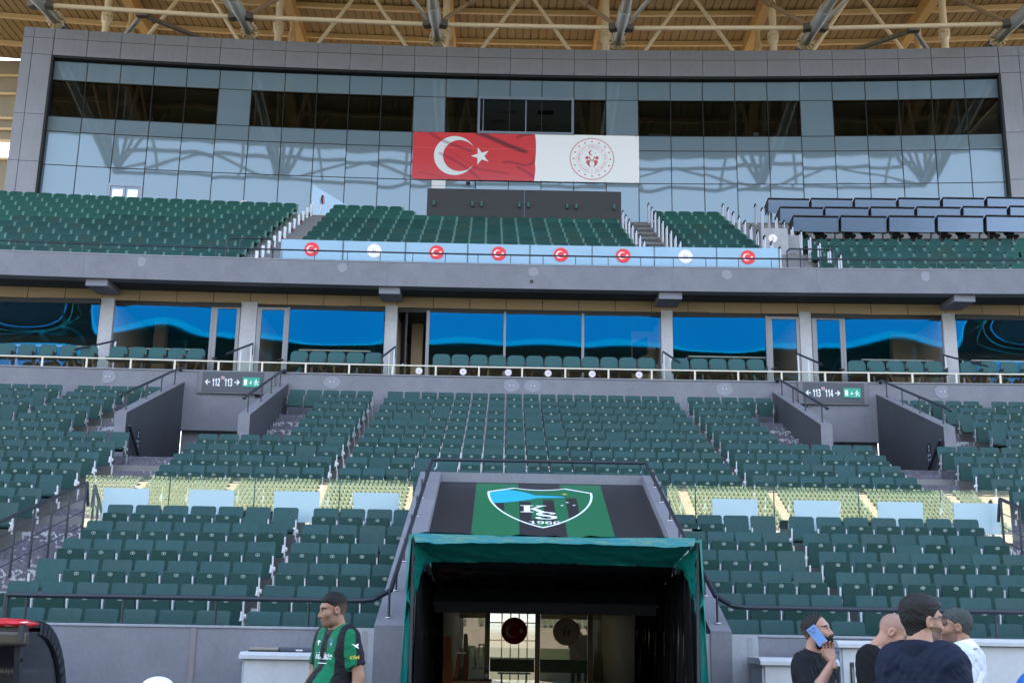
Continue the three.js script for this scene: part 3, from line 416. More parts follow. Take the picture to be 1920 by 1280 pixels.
// doors and hall at the end of the tunnel
{
  const d = thing('tunnel_door', 'dark framed glass sliding doors at the end of the players tunnel', 'door');
  const z = -20, bronze = std([0.09, 0.065, 0.045], 0.4, { metalness: 0.5 }), gl = glass([0.55, 0.55, 0.5], { ior: 1.75 }), green = std([0.005, 0.05, 0.018], 0.5);
  mesh('head_frame', bx(-1.2, 2.6, 2.14, 3.0, z - 0.08, z + 0.06), phys([0.004, 0.004, 0.004], 1, { specularIntensity: 0 }), d);
  for (const x of [-0.235, 0.59, 1.46]) mesh('door_stile', bx(x - 0.042, x + 0.042, 0, 2.14, z - 0.04, z + 0.04), bronze, d);
  for (const [a, b] of [[-1.15, -0.28], [-0.19, 0.545], [0.635, 1.415], [1.505, 2.52]]) mesh('glass_pane', bx(a, b, 0.02, 2.14, z - 0.006, z + 0.006), gl, d);
  for (const [a, b] of [[-0.19, 0.545], [0.635, 1.415]]) mesh('green_band', bx(a, b, 0.92, 1.125, z + 0.008, z + 0.012), green, d);
  disc('flag_sticker', 0.217, [0.205, 1.575, z + 0.02], phys([1, 0.9, 0.9], 1, { map: flagDisc, transmission: 0.55, thickness: 0, ior: 1.1 }), d); disc('seal_sticker', 0.221, [1.067, 1.575, z + 0.02], phys([0.95, 0.84, 0.68], 1, { map: sealDisc, transmission: 0.5, thickness: 0, ior: 1.1 }), d);
  const h = thing('entrance_hall', 'dim hall behind the tunnel doors with bright windows at its far end', 'room');
  const wm = std([0.4, 0.38, 0.34], 0.7);
  mesh('hall_wall', bx(-1.5, -1.35, 0, 3.3, -39, z - 0.1), wm, h); mesh('hall_wall', bx(3.2, 3.35, 0, 3.3, -39, z - 0.1), wm, h); mesh('hall_ceiling', bx(-1.5, 3.35, 3.05, 3.3, -39, z - 0.1), wm, h);
  mesh('hall_floor', bx(-1.5, 3.35, -0.02, 0.03, -39, z - 0.1), std([0.5, 0.48, 0.44], 0.3), h);
  mesh('hall_end_wall', [bx(-1.5, -0.45, 0.03, 3.05, -39, -38.8), bx(1.2, 3.35, 0.03, 3.05, -39, -38.8), bx(-0.45, 1.2, 2.75, 3.05, -39, -38.8)], wm, h);
  for (const x of [-0.4, 0.0, 0.28, 0.55, 0.82, 1.15]) mesh('window_bar', bx(x - 0.02, x + 0.02, 0.03, 2.75, -38.93, -38.87), mat.black, h); for (const y of [0.7, 1.25, 1.8]) mesh('window_bar', bx(-0.45, 1.2, y - 0.02, y + 0.02, -38.93, -38.87), mat.black, h);
  mesh('bench', [bx(-0.1, 0.8, 0.42, 0.46, -33.3, -32.9), bx(0.0, 0.04, 0.03, 0.42, -33.2, -33), bx(0.66, 0.7, 0.03, 0.42, -33.2, -33)], mat.black, h);
  struct('tunnel_floor', bx(-1.2, 2.6, -0.01, 0.015, -20.1, -12.4), std([0.03, 0.032, 0.035], 0.8));
  // small things just inside
  const t = thing('wooden_table', 'small wooden table inside the left of the tunnel mouth', 'table'); mesh('tabletop', bx(-0.72, -0.13, 0.88, 0.905, -17.4, -16.7), std([0.45, 0.26, 0.12], 0.5, { map: T.streak }), t); for (const [x, zz] of [[-0.69, -16.75], [-0.17, -16.75], [-0.69, -17.35], [-0.17, -17.35]]) mesh('leg', bx(x - 0.02, x + 0.02, 0.015, 0.88, zz - 0.02, zz + 0.02), mat.dark, t);
  const lad = (n, l, m, x, sp, h, zz) => { const o = thing(n, l, 'stepladder'); for (const s of [-1, 1]) { mesh('leg', rod([x + s * sp, 0.905, zz + 0.08], [x + s * sp * 0.55, 0.905 + h, zz], 0.013, 6), m, o); mesh('rear_leg', rod([x + s * sp * 0.9, 0.905, zz - 0.14], [x + s * sp * 0.5, 0.905 + h, zz], 0.01, 6), m, o); } mesh('top_step', bx(x - sp * 0.8, x + sp * 0.8, 0.905 + h - 0.01, 0.905 + h + 0.015, zz - 0.04, zz + 0.04), mat.white, o); mesh('crossbar', rod([x - sp * 0.8, 0.905 + h * 0.45, zz + 0.045], [x + sp * 0.8, 0.905 + h * 0.45, zz + 0.045], 0.008, 5), m, o); };
  lad('red_stand', 'small red legged folding stand on the wooden table', std([0.42, 0.06, 0.025], 0.5), -0.56, 0.08, 0.36, -17); lad('white_stand', 'small white A-frame stand on the wooden table', mat.white, -0.38, 0.07, 0.4, -17.05);
  const bt = thing('water_bottle', 'clear plastic water bottle on the right edge of the wooden table', 'bottle'); mesh('bottle_body', new THREE.LatheGeometry([[0, 0], [0.03, 0], [0.032, 0.02], [0.032, 0.12], [0.013, 0.165], [0.013, 0.18], [0, 0.18]].map(p => new THREE.Vector2(...p)), 14).translate(-0.2, 0.906, -16.9), glass([0.75, 0.85, 0.95]), bt); mesh('bottle_label', new THREE.CylinderGeometry(0.0325, 0.0325, 0.05, 14, 1, true).translate(-0.2, 0.97, -16.9), std([0.5, 0.6, 0.75], 0.5), bt); mesh('cap', new THREE.CylinderGeometry(0.014, 0.014, 0.018, 10).translate(-0.2, 1.094, -16.9), std([0.1, 0.2, 0.5], 0.4), bt);
  const pk = thing('wooden_board', 'orange brown board leaning against the black pleats, left of the table', 'board'); mesh('board', slab([-0.78, 0.016, -15.6], [-0.56, 0.016, -15.55], [-0.68, 1.5, -16.1], [-0.75, 1.5, -16.12], 0.02), std([0.3, 0.09, 0.03], 0.6, { map: T.streak }), pk);
}

// ---------- box tier ----------
const BF = 8.6;                                                         // floor of the boxes' terrace
{
  const w = thing('box_parapet', 'long grey concrete parapet below the glass balustrade of the boxes', 'wall');
  mesh('parapet_face', ring(6.9, 8.6, -33.2, -33.0, -24, 25, 24, 0.0032), mat.wall, w);
  mesh('coping', ring(8.602, 8.63, -33.25, -32.97, -24, 25, 24, 0.0032), mat.cope, w);
  const patch = std([0.36, 0.365, 0.42], 0.8, { map: T.concrete });
  for (const [x, s] of [[-11.35, 0], [-5.0, 0], [0.15, 1], [0.75, 1], [6.25, 0], [12.45, 1]]) { const sh = new THREE.Shape(); for (let i = 0; i < 16; i++) { const a = i / 16 * 6.283, r = 0.21 + rnd() * 0.04; sh[i ? 'lineTo' : 'moveTo'](r * 1.05 * Math.cos(a), r * 0.8 * Math.sin(a)); } mesh('repair_patch', new THREE.ExtrudeGeometry(sh, { depth: 0.004, bevelEnabled: false }).translate(x, 8.37, bz(x, -33, 0.0032) + 0.002), patch, w); for (const q of [-0.05, 0.06]) mesh('bolt', new THREE.CylinderGeometry(0.016, 0.016, 0.012, 8).rotateX(Math.PI / 2).translate(x + q, 8.38, bz(x, -33, 0.0032) + 0.011), mat.white, w); }
  struct('box_terrace_floor', ring(8.3, 8.598, -35.1, -33.2, -24, 25, 16, 0.0032), mat.concrete);
}
{
  const bl = thing('glass_balustrade', 'low glass balustrade with cream rail along the box terrace', 'balustrade');
  const cream = std([0.66, 0.6, 0.5], 0.35, { metalness: 0.2 });
  mesh('top_rail', ring(8.905, 8.94, -33.11, -33.06, -20, 21, 24, 0.0032), cream, bl);
  const g = glass([0.93, 0.97, 0.94], { ior: 1.7 });
  const xs = []; for (let x = -19.6; x < 21; x += 1.245) xs.push(x + 0.13);
  xs.forEach((x, i) => { mesh('rail_post', bx(x - 0.025, x + 0.025, 8.63, 8.905, bz(x, -33.11, 0.0032), bz(x, -33.06, 0.0032)), cream, bl); if (i < xs.length - 1) { const a = (rnd() - 0.5) * 0.02; const gm = box(1.17, 0.262, 0.01, [0, 0, 0]).rotateY(-(x - 0.7) * 0.0032 + a).translate(x + 0.6225, 8.768, bz(x + 0.62, -33.085, 0.0032)); mesh('glass_pane', gm, g, bl); } });
  const dm = std([0.8, 0.79, 0.8], 0.5, { map: sealDisc }); for (const px of [-2.52, -1.25, 0.05, 1.2, 2.47, 3.82]) disc('round_sticker', 0.1, [px, 8.77, bz(px, -33.07, 0.0032) + 0.012], dm, bl);
}
// facade of the boxes
const colX = [-12.185, -7.904, -3.564, 4.891, 9.124, 13.483], colW = [0.407, 0.484, 0.368, 0.349, 0.349, 0.387];
const XF = (x) => bz(x, -34.87, 0.0032);
{
  const f = thing('box_facade', 'row of glazed boxes between the two tiers with light grey columns', 'building front');
  const colM = std([0.62, 0.61, 0.64], 0.7, { map: T.concrete });
  colX.forEach((x, i) => mesh('column', bx(x - colW[i] / 2, x + colW[i] / 2, BF, 11.189, XF(x) - 0.4, XF(x) + 0.06), colM, f));
  // bronze fascia panels, each with its joint
  for (let x = -20.2; x < 21; x += 1.12) { const c = x + 0.55; if (Math.abs(c) < 23) mesh('fascia_panel', box(1.1, 0.33, 0.03, [0, 0, 0]).rotateY(-(c - 0.7) * 0.0032).translate(c, 11.305, XF(c) + 0.02), mat.panelBeige, f); }
  mesh('fascia_backing', ring(11.054, 11.577, -35.0, -34.9, -22, 23, 16, 0.0032), mat.gap, f);
  const spandrel = (a, b) => mesh('head_frame', bx(a, b, 10.996, 11.151, XF((a + b) / 2) - 0.1, XF((a + b) / 2) + 0.02), mat.black, f);
  // glass: a blue mirror film, slightly bowed
  const film = phys([0.0, 0.125, 0.33], 0.015, { metalness: 1, transparent: true, opacity: 0.38 });
  const bow = (a, b, y0, y1, amp, sd, nx = 24, ny = 14) => { const w = b - a, h = y1 - y0, g = new THREE.PlaneGeometry(w, h, nx, ny), P = g.attributes.position, n = vnoise(8, sd); for (let i = 0; i < P.count; i++) { const u = P.getX(i) / w + 0.5, v = P.getY(i) / h + 0.5; P.setZ(i, amp * (Math.sin(Math.PI * u) * Math.sin(Math.PI * v)) + 0.0006 * (n(u * 0.4, v * 0.4) - 0.5)); } g.computeVertexNormals(); const c = (a + b) / 2; return g.rotateX(0.012).rotateY(-(c - 0.7) * 0.0032 + (rnd() - 0.5) * 0.004).translate(c, (y0 + y1) / 2, XF(c)); };
  const pane = (a, b, amp = -0.006) => mesh('glass_pane', bow(a, b, BF + 0.06, 10.996, amp, Math.floor(a * 10 + 900)), film, f);
  const stile = (x, w = 0.08) => mesh('mullion', bx(x - w / 2, x + w / 2, BF + 0.05, 11.054, XF(x) - 0.06, XF(x) + 0.05), mat.alu, f);
  const doorP = (a, b, hs) => { const g = new THREE.Group(); g.name = 'glass_door'; f.add(g); const M = (n, q, m) => mesh(n, q, m, g); const zc = XF((a + b) / 2); M('door_frame', [bx(a, a + 0.14, BF + 0.05, 11.034, zc - 0.05, zc + 0.05), bx(b - 0.1, b, BF + 0.05, 11.034, zc - 0.05, zc + 0.05), bx(a + 0.14, b - 0.1, 10.957, 11.034, zc - 0.05, zc + 0.05), bx(a + 0.14, b - 0.1, BF + 0.05, BF + 0.2, zc - 0.05, zc + 0.05)], mat.alu); M('glass_pane', bow(a + 0.14, b - 0.1, BF + 0.2, 10.957, -0.001, Math.floor(a * 10 + 300), 8, 10), film); const hx = hs < 0 ? a + 0.1 : b - 0.06; M('door_handle', [box(0.16, 0.03, 0.04, [hx - hs * 0.06, 9.4, zc + 0.09]), box(0.03, 0.05, 0.06, [hx, 9.4, zc + 0.06])], mat.black); };
  pane(-16.66, -12.418, -0.05); spandrel(-16.66, -12.398);
  pane(-11.953, -9.027); doorP(-8.989, -8.165, -1); spandrel(-11.972, -8.156); stile(-9.008, 0.07);
  doorP(-7.652, -6.722, 1); pane(-6.664, -3.778, 0.02); spandrel(-7.662, -3.758); stile(-6.693, 0.06);
  pane(-2.392, -0.097, -0.003); pane(-0.048, 2.286, -0.003); pane(2.344, 4.688, -0.003); spandrel(-3.371, 4.707); stile(-2.431, 0.1); stile(-0.077, 0.07); stile(2.315, 0.08);
  pane(5.085, 7.923, 0.02); doorP(7.962, 8.94, -1); spandrel(5.076, 8.94); stile(7.943, 0.07);
  doorP(9.318, 10.267, 1); pane(10.325, 13.251); spandrel(9.308, 13.27); stile(10.287, 0.07);
  pane(13.696, 18.016, -0.05); spandrel(13.686, 18.016);
  // rooms behind
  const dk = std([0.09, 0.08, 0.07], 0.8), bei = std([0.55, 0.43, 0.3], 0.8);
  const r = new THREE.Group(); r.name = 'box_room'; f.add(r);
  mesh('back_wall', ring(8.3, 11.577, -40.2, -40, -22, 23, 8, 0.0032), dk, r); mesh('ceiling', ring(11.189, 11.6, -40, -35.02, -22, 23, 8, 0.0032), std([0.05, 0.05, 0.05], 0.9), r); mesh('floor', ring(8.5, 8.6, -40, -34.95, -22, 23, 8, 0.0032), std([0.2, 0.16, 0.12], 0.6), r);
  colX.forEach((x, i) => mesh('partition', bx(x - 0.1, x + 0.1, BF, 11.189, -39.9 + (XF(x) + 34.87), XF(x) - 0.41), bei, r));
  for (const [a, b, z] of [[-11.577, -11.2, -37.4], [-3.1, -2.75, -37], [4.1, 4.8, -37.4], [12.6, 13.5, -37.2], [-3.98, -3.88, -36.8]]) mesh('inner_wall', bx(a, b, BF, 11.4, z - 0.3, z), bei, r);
  // counters behind the panes
  for (const [a, b, y] of [[-15.4, -12.95, 9.72], [-11.577, -9.45, 9.72], [-6.4, -4.2, 9.8], [5.6, 8.1, 9.82], [10.9, 13.1, 9.78], [14.2, 17.5, 9.78]]) { const z = XF((a + b) / 2) - 0.55, k = thing('bar_counter', `narrow bar counter behind the ${a < -13 ? 'outermost left' : a < -8 ? 'second left' : a < 0 ? 'third left' : a < 8 ? 'third right' : a < 13 ? 'second right' : 'outermost right'} box window`, 'counter'); mesh('countertop', bx(a, b, y, y + 0.04, z - 0.2, z + 0.2), std([0.62, 0.66, 0.6], 0.3), k); for (const q of [0.18, 0.82]) mesh('leg', rod([a + (b - a) * q, BF, z], [a + (b - a) * q, y, z], 0.04, 8), mat.alu, k); }
  const bo = thing('soap_bottle', 'small white bottle on the counter right of the central box', 'bottle'); mesh('bottle_body', new THREE.CylinderGeometry(0.055, 0.06, 0.16, 12).translate(5.55, 9.68, XF(5.7) - 0.5), mat.white, bo); mesh('bottle_neck', new THREE.CylinderGeometry(0.02, 0.03, 0.08, 10).translate(5.55, 9.8, XF(5.7) - 0.5), mat.white, bo);
  const tv = thing('wall_screen', 'flat television on a wall arm inside the central box', 'television'); mesh('screen', box(0.9, 0.55, 0.05, [4.2, 10.25, -36], [0, -1.2, 0]), mat.black, tv); mesh('wall_arm', rod([4.25, 10.25, -36], [4.7, 10.3, -36.1], 0.03, 6), mat.white, tv);
  const od = thing('open_door', 'dark door leaf standing open left of the central box', 'door'); mesh('door_leaf', box(0.05, 2.6, 0.85, [-3.2, 9.85, -35.35], [0, 0.25, 0]), mat.dark, od); mesh('door_handle', box(0.12, 0.03, 0.03, [-3.14, 9.4, -35.05]), mat.steel, od);
}
// armchairs of the boxes
{
  const back = rrect(0.52, 0.5, 0.05, 0.07, 0.02, 0.12).rotateX(-0.15).translate(0, 0.62, 0), pan = rrect(0.5, 0.46, 0.06, 0.09, 0.02).rotateX(-Math.PI / 2 + 0.06).translate(0, 0.42, 0.27), arm = mg([box(0.045, 0.2, 0.4, [0.27, 0.48, 0.2], [0, 0, 0], 0.01)]), base = mg([box(0.05, 0.42, 0.1, [0.27, 0.21, 0.15])]);
  const gm = phys([0.03, 0.095, 0.1], 0.55, { specularIntensity: 0.5 }), proto = new THREE.Group(); mesh('backrest', back, gm, proto); mesh('seat_pan', pan, gm, proto); mesh('armrest', arm, mat.dark, proto); mesh('leg', base, mat.dark, proto);
  let first = true; const names = ['outermost left', 'second left', 'third left', 'central', 'third right', 'second right', 'outermost right'];
  [[-14.9, -11.95, 5], [-11.67, -8.85, 5], [-6.39, -3.65, 5], [-2.2, 4.4, 12], [4.85, 7.62, 5], [10.04, 12.84, 5], [13.3, 16.2, 5]].forEach(([a, b, n], q) => { for (let i = 0; i < n; i++) { const o = first ? proto : proto.clone(), x = a + (b - a) * (i + 0.5) / n; o.name = num('box_armchair'); if (first) scene.add(o); else scene.add(o); first = false; o.position.set(x, 8.6, bz(x, -33.85, 0.0032)); o.rotation.y = -(x - 0.7) * 0.0032; tag(o, `green padded armchair, ${ord(i + 1)} from the left before the ${names[q]} box window`, 'armchair', 'armchairs on the box terrace'); } });
  // stair rails beside the columns
  [[-11.75, -12.5], [-7.7, -8.15], [-3.4, -3.65], [4.75, 5.05], [8.8, 9.2], [13.2, 13.95]].forEach(([xa, xb], i) => { const t = thing('box_handrail', `short sloping handrail with white posts beside the ${ord(i + 1)} box column from left`, 'handrail', 'handrails on the box terrace'); const za = -34.7 + (xa - 0.7) ** 2 / 2 * 0.0032, zb = -33.4 + (xb - 0.7) ** 2 / 2 * 0.0032; mesh('top_rail', pipe([[xa, 9.5, za], [xa, 9.85, za], [xb, 9.22, zb]], 0.03), mat.rail, t); for (const q of [0.04, 0.45]) mesh('post', rod([xa + (xb - xa) * q, 8.6, za + (zb - za) * q], [xa + (xb - xa) * q, 9.83 - 0.63 * q, za + (zb - za) * q], 0.028, 8), mat.white, t); });
}
// ---------- upper tier ----------
const PZ = -33.6, PIR = 0.0039;
{
  const w = thing('upper_parapet', 'long smooth grey parapet wall at the front of the upper tier', 'wall');
  mesh('parapet_face', ring(11.45, 12.18, -34.0, -33.6, -24, 25, 24, PIR), mat.wall, w); mesh('coping', ring(12.182, 12.21, -34.02, -33.585, -24, 25, 24, PIR), mat.cope, w);
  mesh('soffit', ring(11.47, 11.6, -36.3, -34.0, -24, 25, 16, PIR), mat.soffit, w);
  const joint = std([0.17, 0.17, 0.2], 0.8); for (const x of [-12.55, -3.6, 4.9, 13.6, -8, 9.2]) mesh('joint', bx(x - 0.012, x + 0.012, 11.46, 12.17, bz(x, PZ, PIR) - 0.02, bz(x, PZ, PIR) + 0.004), joint, w);
  const patch = std([0.37, 0.375, 0.42], 0.8, { map: T.concrete });
  for (const x of [-10.89, -4.95, 0.75, 6.52, 12.4]) { const sh = new THREE.Shape(); for (let i = 0; i < 11; i++) { const a = i / 11 * 6.283 + 0.3, r = 0.135 + rnd() * 0.03; sh[i ? 'lineTo' : 'moveTo'](r * Math.cos(a), r * Math.sin(a)); } mesh('repair_patch', new THREE.ExtrudeGeometry(sh, { depth: 0.004, bevelEnabled: false }).translate(x, 11.98, bz(x, PZ, PIR) + 0.002), patch, w); }
  mesh('drain_hole', new THREE.CylinderGeometry(0.055, 0.055, 0.02, 14).rotateX(Math.PI / 2).translate(0.7, 11.67, PZ), mat.black, w);
  for (const [a, b] of [[-12.49, -11.85], [-3.85, -3.23], [4.52, 5.2], [13.24, 13.86]]) { const c = (a + b) / 2, zf = bz(c, PZ, PIR) - 0.12, g = sweep([[zf, 11.24], [zf, 11.47], [zf - 1.35, 11.47], [zf - 1.35, 11.3]], a, b, 1, 0); mesh('beam', g, mat.wall, w); }
  const rl = thing('parapet_railing', 'thin dark railing on top of the upper tier parapet', 'railing');
  const pts = []; for (let x = -22; x <= 23; x += 1.5) pts.push([x, 12.54, bz(x, -33.75, PIR)]); mesh('top_tube', pipe(pts, 0.026, 8), mat.rail, rl);
  for (let x = -21.5; x < 23; x += 0.98) mesh('post', rod([x, 12.2, bz(x, -33.75, PIR)], [x, 12.54, bz(x, -33.75, PIR)], 0.012, 5), mat.rail, rl);
}
const UT = (k) => 18.733 - 0.557 * k, UZ = (k) => -(46.553 - 1.052 * k), UF = (k) => UT(k) - 0.85;
{
  const st = structGroup('upper_terrace');
  for (let k = 0; k <= 10; k++) mesh('terrace_step', ring(UF(k) - 0.7, UF(k), UZ(k) - 0.3, UZ(k) + 0.765, -24, 25, 12), mat.concrete, st);
  mesh('terrace_step', ring(11.9, 12.0, -35.5, -33.98, -24, 25, 12, PIR), mat.concrete, st);
  mesh('walkway', ring(UF(0) + 0.1, UF(0) + 0.45, -49, -46.86, -24, 25, 12), mat.concrete, st);
  for (let k = 1; k <= 10; k++) for (const [a, b, m] of [[-8.75, -7.45, mat.wall], [4.62, 5.7, mat.wallDark], [8.95, 10.2, mat.wall]]) {
    const z = UZ(k) - 0.3, d = 0.557; for (let q = 0; q < 2; q++) mesh('stair_step', ring(UF(k) + 0.003, UF(k) + d * (q + 1) / 3, z + 0.004, z + 0.70 - 0.35 * q, a, b, 1), m, st);
    mesh('stair_tread', ring(UF(k) + 0.004, UF(k) + 0.012, z + 0.72, z + 1.04, a, b, 1), m, st);
    if (a === 4.62) for (let q = 0; q < 3; q++) mesh('nosing', ring(UF(k) + d * q / 3 + 0.013, UF(k) + d * q / 3 + 0.022, z + [1.0, 0.655, 0.305][q], z + [1.05, 0.707, 0.357][q], a + 0.05, b - 0.05, 1), mat.nosing, st);
  }
  // fixed bucket seats
  const bback = (w, h, rt) => { const g = rrect(w, h, 0.05, 0.06, 0.018, rt, 4), P = g.attributes.position; for (let i = 0; i < P.count; i++) { const k = P.getX(i) / (w / 2); P.setZ(i, P.getZ(i) + 0.045 * k * k - 0.03 + (P.getY(i) > h * 0.3 ? -0.015 : 0)); } g.computeVertexNormals(); return toCreasedNormals(g.rotateX(-0.2), 0.7); };
  const bpan = (w) => toCreasedNormals(rrect(w, 0.45, 0.08, 0.06, 0.02).rotateX(-Math.PI / 2 + 0.08).translate(0, 0.42, 0.32), 0.6);
  const G = { wide: { back: bback(0.525, 0.46, 0.11).translate(0, 0.62, 0.04), pan: bpan(0.5), post: mg([box(0.06, 0.36, 0.1, [0.29, 0.24, 0.18], [0, 0, 0], 0.01), box(0.05, 0.05, 0.34, [0.29, 0.46, 0.2], [0, 0, 0], 0.01), box(0.09, 0.34, 0.03, [0.2925, 0.6, 0.06], [-0.2, 0, 0])]) }, slim: { back: bback(0.415, 0.5, 0.13).translate(0, 0.62, 0.04), pan: bpan(0.4), post: mg([box(0.07, 0.4, 0.1, [0, 0.2, 0.2]), box(0.1, 0.34, 0.03, [0.25, 0.56, 0.06], [-0.2, 0, 0])]) } };
  const bm = [0, 1, 2, 3].map(i => phys([[0.022, 0.08, 0.076], [0.024, 0.088, 0.084], [0.02, 0.072, 0.066], [0.03, 0.08, 0.07]][i], 0.5, { map: T.plastic, specularIntensity: 0.45 })), postM = std([0.06, 0.16, 0.14], 0.6);
  const list = [];
  for (let k = 0; k <= 10; k++) {
    const nL = 12 + Math.max(0, 9 - Math.floor(k * 0.75)); for (let i = 0; i < nL; i++) list.push({ k, x: -8.86 + 0.022 * k - 0.585 * (i + 0.5), type: 'wide', l: `green bucket seat, ${ord(i + 1)} from white posts in ${ord(k + 1)} row down, upper left block` });
    if (k <= 7) { const n = k === 0 ? 5 : k === 1 ? 6 : 20; for (let i = 0; i < n; i++) list.push({ k, x: -7.39 + 0.02 * k + 0.585 * (i + 0.5), type: 'wide', l: `green bucket seat, ${ord(i + 1)} from left in ${ord(k + 1)} row down, upper middle block` }); for (let i = 0; i < 5; i++) list.push({ k, x: 5.88 + 0.585 * (i + 0.5), type: 'wide', l: `green bucket seat, ${ord(i + 1)} from left in ${ord(k + 1)} row down, block between rail posts` }); }
    if (k >= 6) for (let i = 0; i < 18; i++) list.push({ k, x: 10.48 - 0.13 * (k - 6) + (k % 2 ? 0.1 : 0) + 0.5 * (i + 0.5), type: 'slim', l: `narrow rounded green seat, ${ord(i + 1)} from the rail in ${ord(k - 5)} row below press desks` });
  }
  for (const s of list) { s.z = bz(s.x, UZ(s.k)); s.off = Math.abs(s.x / s.z) > 0.45; s.d = Math.hypot(s.x, s.z); }
  const near = new Set(list.filter(s => !s.off).sort((a, b) => a.d - b.d).slice(0, 300)), far = [];
  const P = {}; for (const t of ['wide', 'slim']) { P[t] = new THREE.Group(); mesh('backrest', G[t].back, bm[0], P[t]); mesh('seat_pan', G[t].pan, bm[1], P[t]); mesh('pedestal', G[t].post, postM, P[t]); P[t].used = 0; }
  for (const s of list) {
    if (!near.has(s)) { if (Math.abs(s.x / s.z) < 0.49) far.push(s); continue; }
    const o = P[s.type].clone(); o.children[0].material = bm[Math.floor(rnd() * 4)]; o.name = num(s.type === 'wide' ? 'bucket_seat' : 'press_area_seat'); tag(o, s.l, 'bucket seat', s.type === 'wide' ? 'bucket seats of the upper tier' : 'narrow seats below the press desks');
    o.position.set(s.x, UF(s.k), s.z); o.rotation.set((rnd() - 0.5) * 0.02, -(s.x - 0.7) * 0.0042 + (rnd() - 0.5) * 0.02, 0); scene.add(o);
  }
  if (far.length) { const all = { wide: mg([colored(G.wide.back, [0.021, 0.09, 0.076]), colored(G.wide.pan, [0.021, 0.085, 0.07]), colored(G.wide.post, [0.1, 0.22, 0.19])]), slim: mg([colored(G.slim.back, [0.021, 0.09, 0.076]), colored(G.slim.pan, [0.021, 0.085, 0.07])]) }; const m = mesh('bucket_seat', far.map(s => put(all[s.type], [s.x, UF(s.k), s.z], [0, -(s.x - 0.7) * 0.0042, 0])), phys([1, 1, 1], 0.5, { vertexColors: true, specularIntensity: 0.45 })); m.userData = { label: 'remaining green bucket seats in the highest rows of the upper tier', category: 'stadium seats', kind: 'stuff' }; }
}
// blue glass screen in front of the middle block
{
  const g = phys([0.42, 0.66, 0.82], 0.06, { transmission: 0.5, thickness: 0, ior: 1.6 }); const xs = []; for (let i = 0; i <= 8; i++) xs.push(-6.95 + i * 1.9);
  const kinds = 'FSFFFFSF';
  for (let i = 0; i < 8; i++) { const a = xs[i] + 0.02, b = xs[i + 1] - 0.02, c = (a + b) / 2, z = bz(c, -34.2, PIR), t = thing('blue_screen', `pale blue glass screen with a round ${kinds[i] === 'F' ? 'red crescent flag' : 'white seal'} sticker, ${ord(i + 1)} from the left`, 'glass screen', 'blue glass screens on the upper parapet'); mesh('pane', box(b - a, 1.02, 0.014, [0, 0, 0]).rotateY(-(c - 0.7) * PIR).translate(c, 12.51, z), g, t); mesh('edge_strip', bx(b + 0.0, b + 0.035, 12.0, 13.02, z - 0.012, z + 0.012), std([0.05, 0.12, 0.16], 0.3), t); mesh('lower_strip', bx(a, b, 12.22, 12.36, z + 0.012, z + 0.016), phys([0.3, 0.62, 0.8], 0.2, { transmission: 0.3, thickness: 0 }), t); disc('round_sticker', 0.225, [c, 12.72, z + 0.016], kinds[i] === 'F' ? std([1.25, 0.95, 0.95], 0.4, { map: flagDisc }) : sealMat, t); for (const q of [-0.5, 0.5]) mesh('glass_bolt', new THREE.CylinderGeometry(0.022, 0.022, 0.03, 8).rotateX(Math.PI / 2).translate(c + q, 12.3, z + 0.02), mat.steel, t); }
}
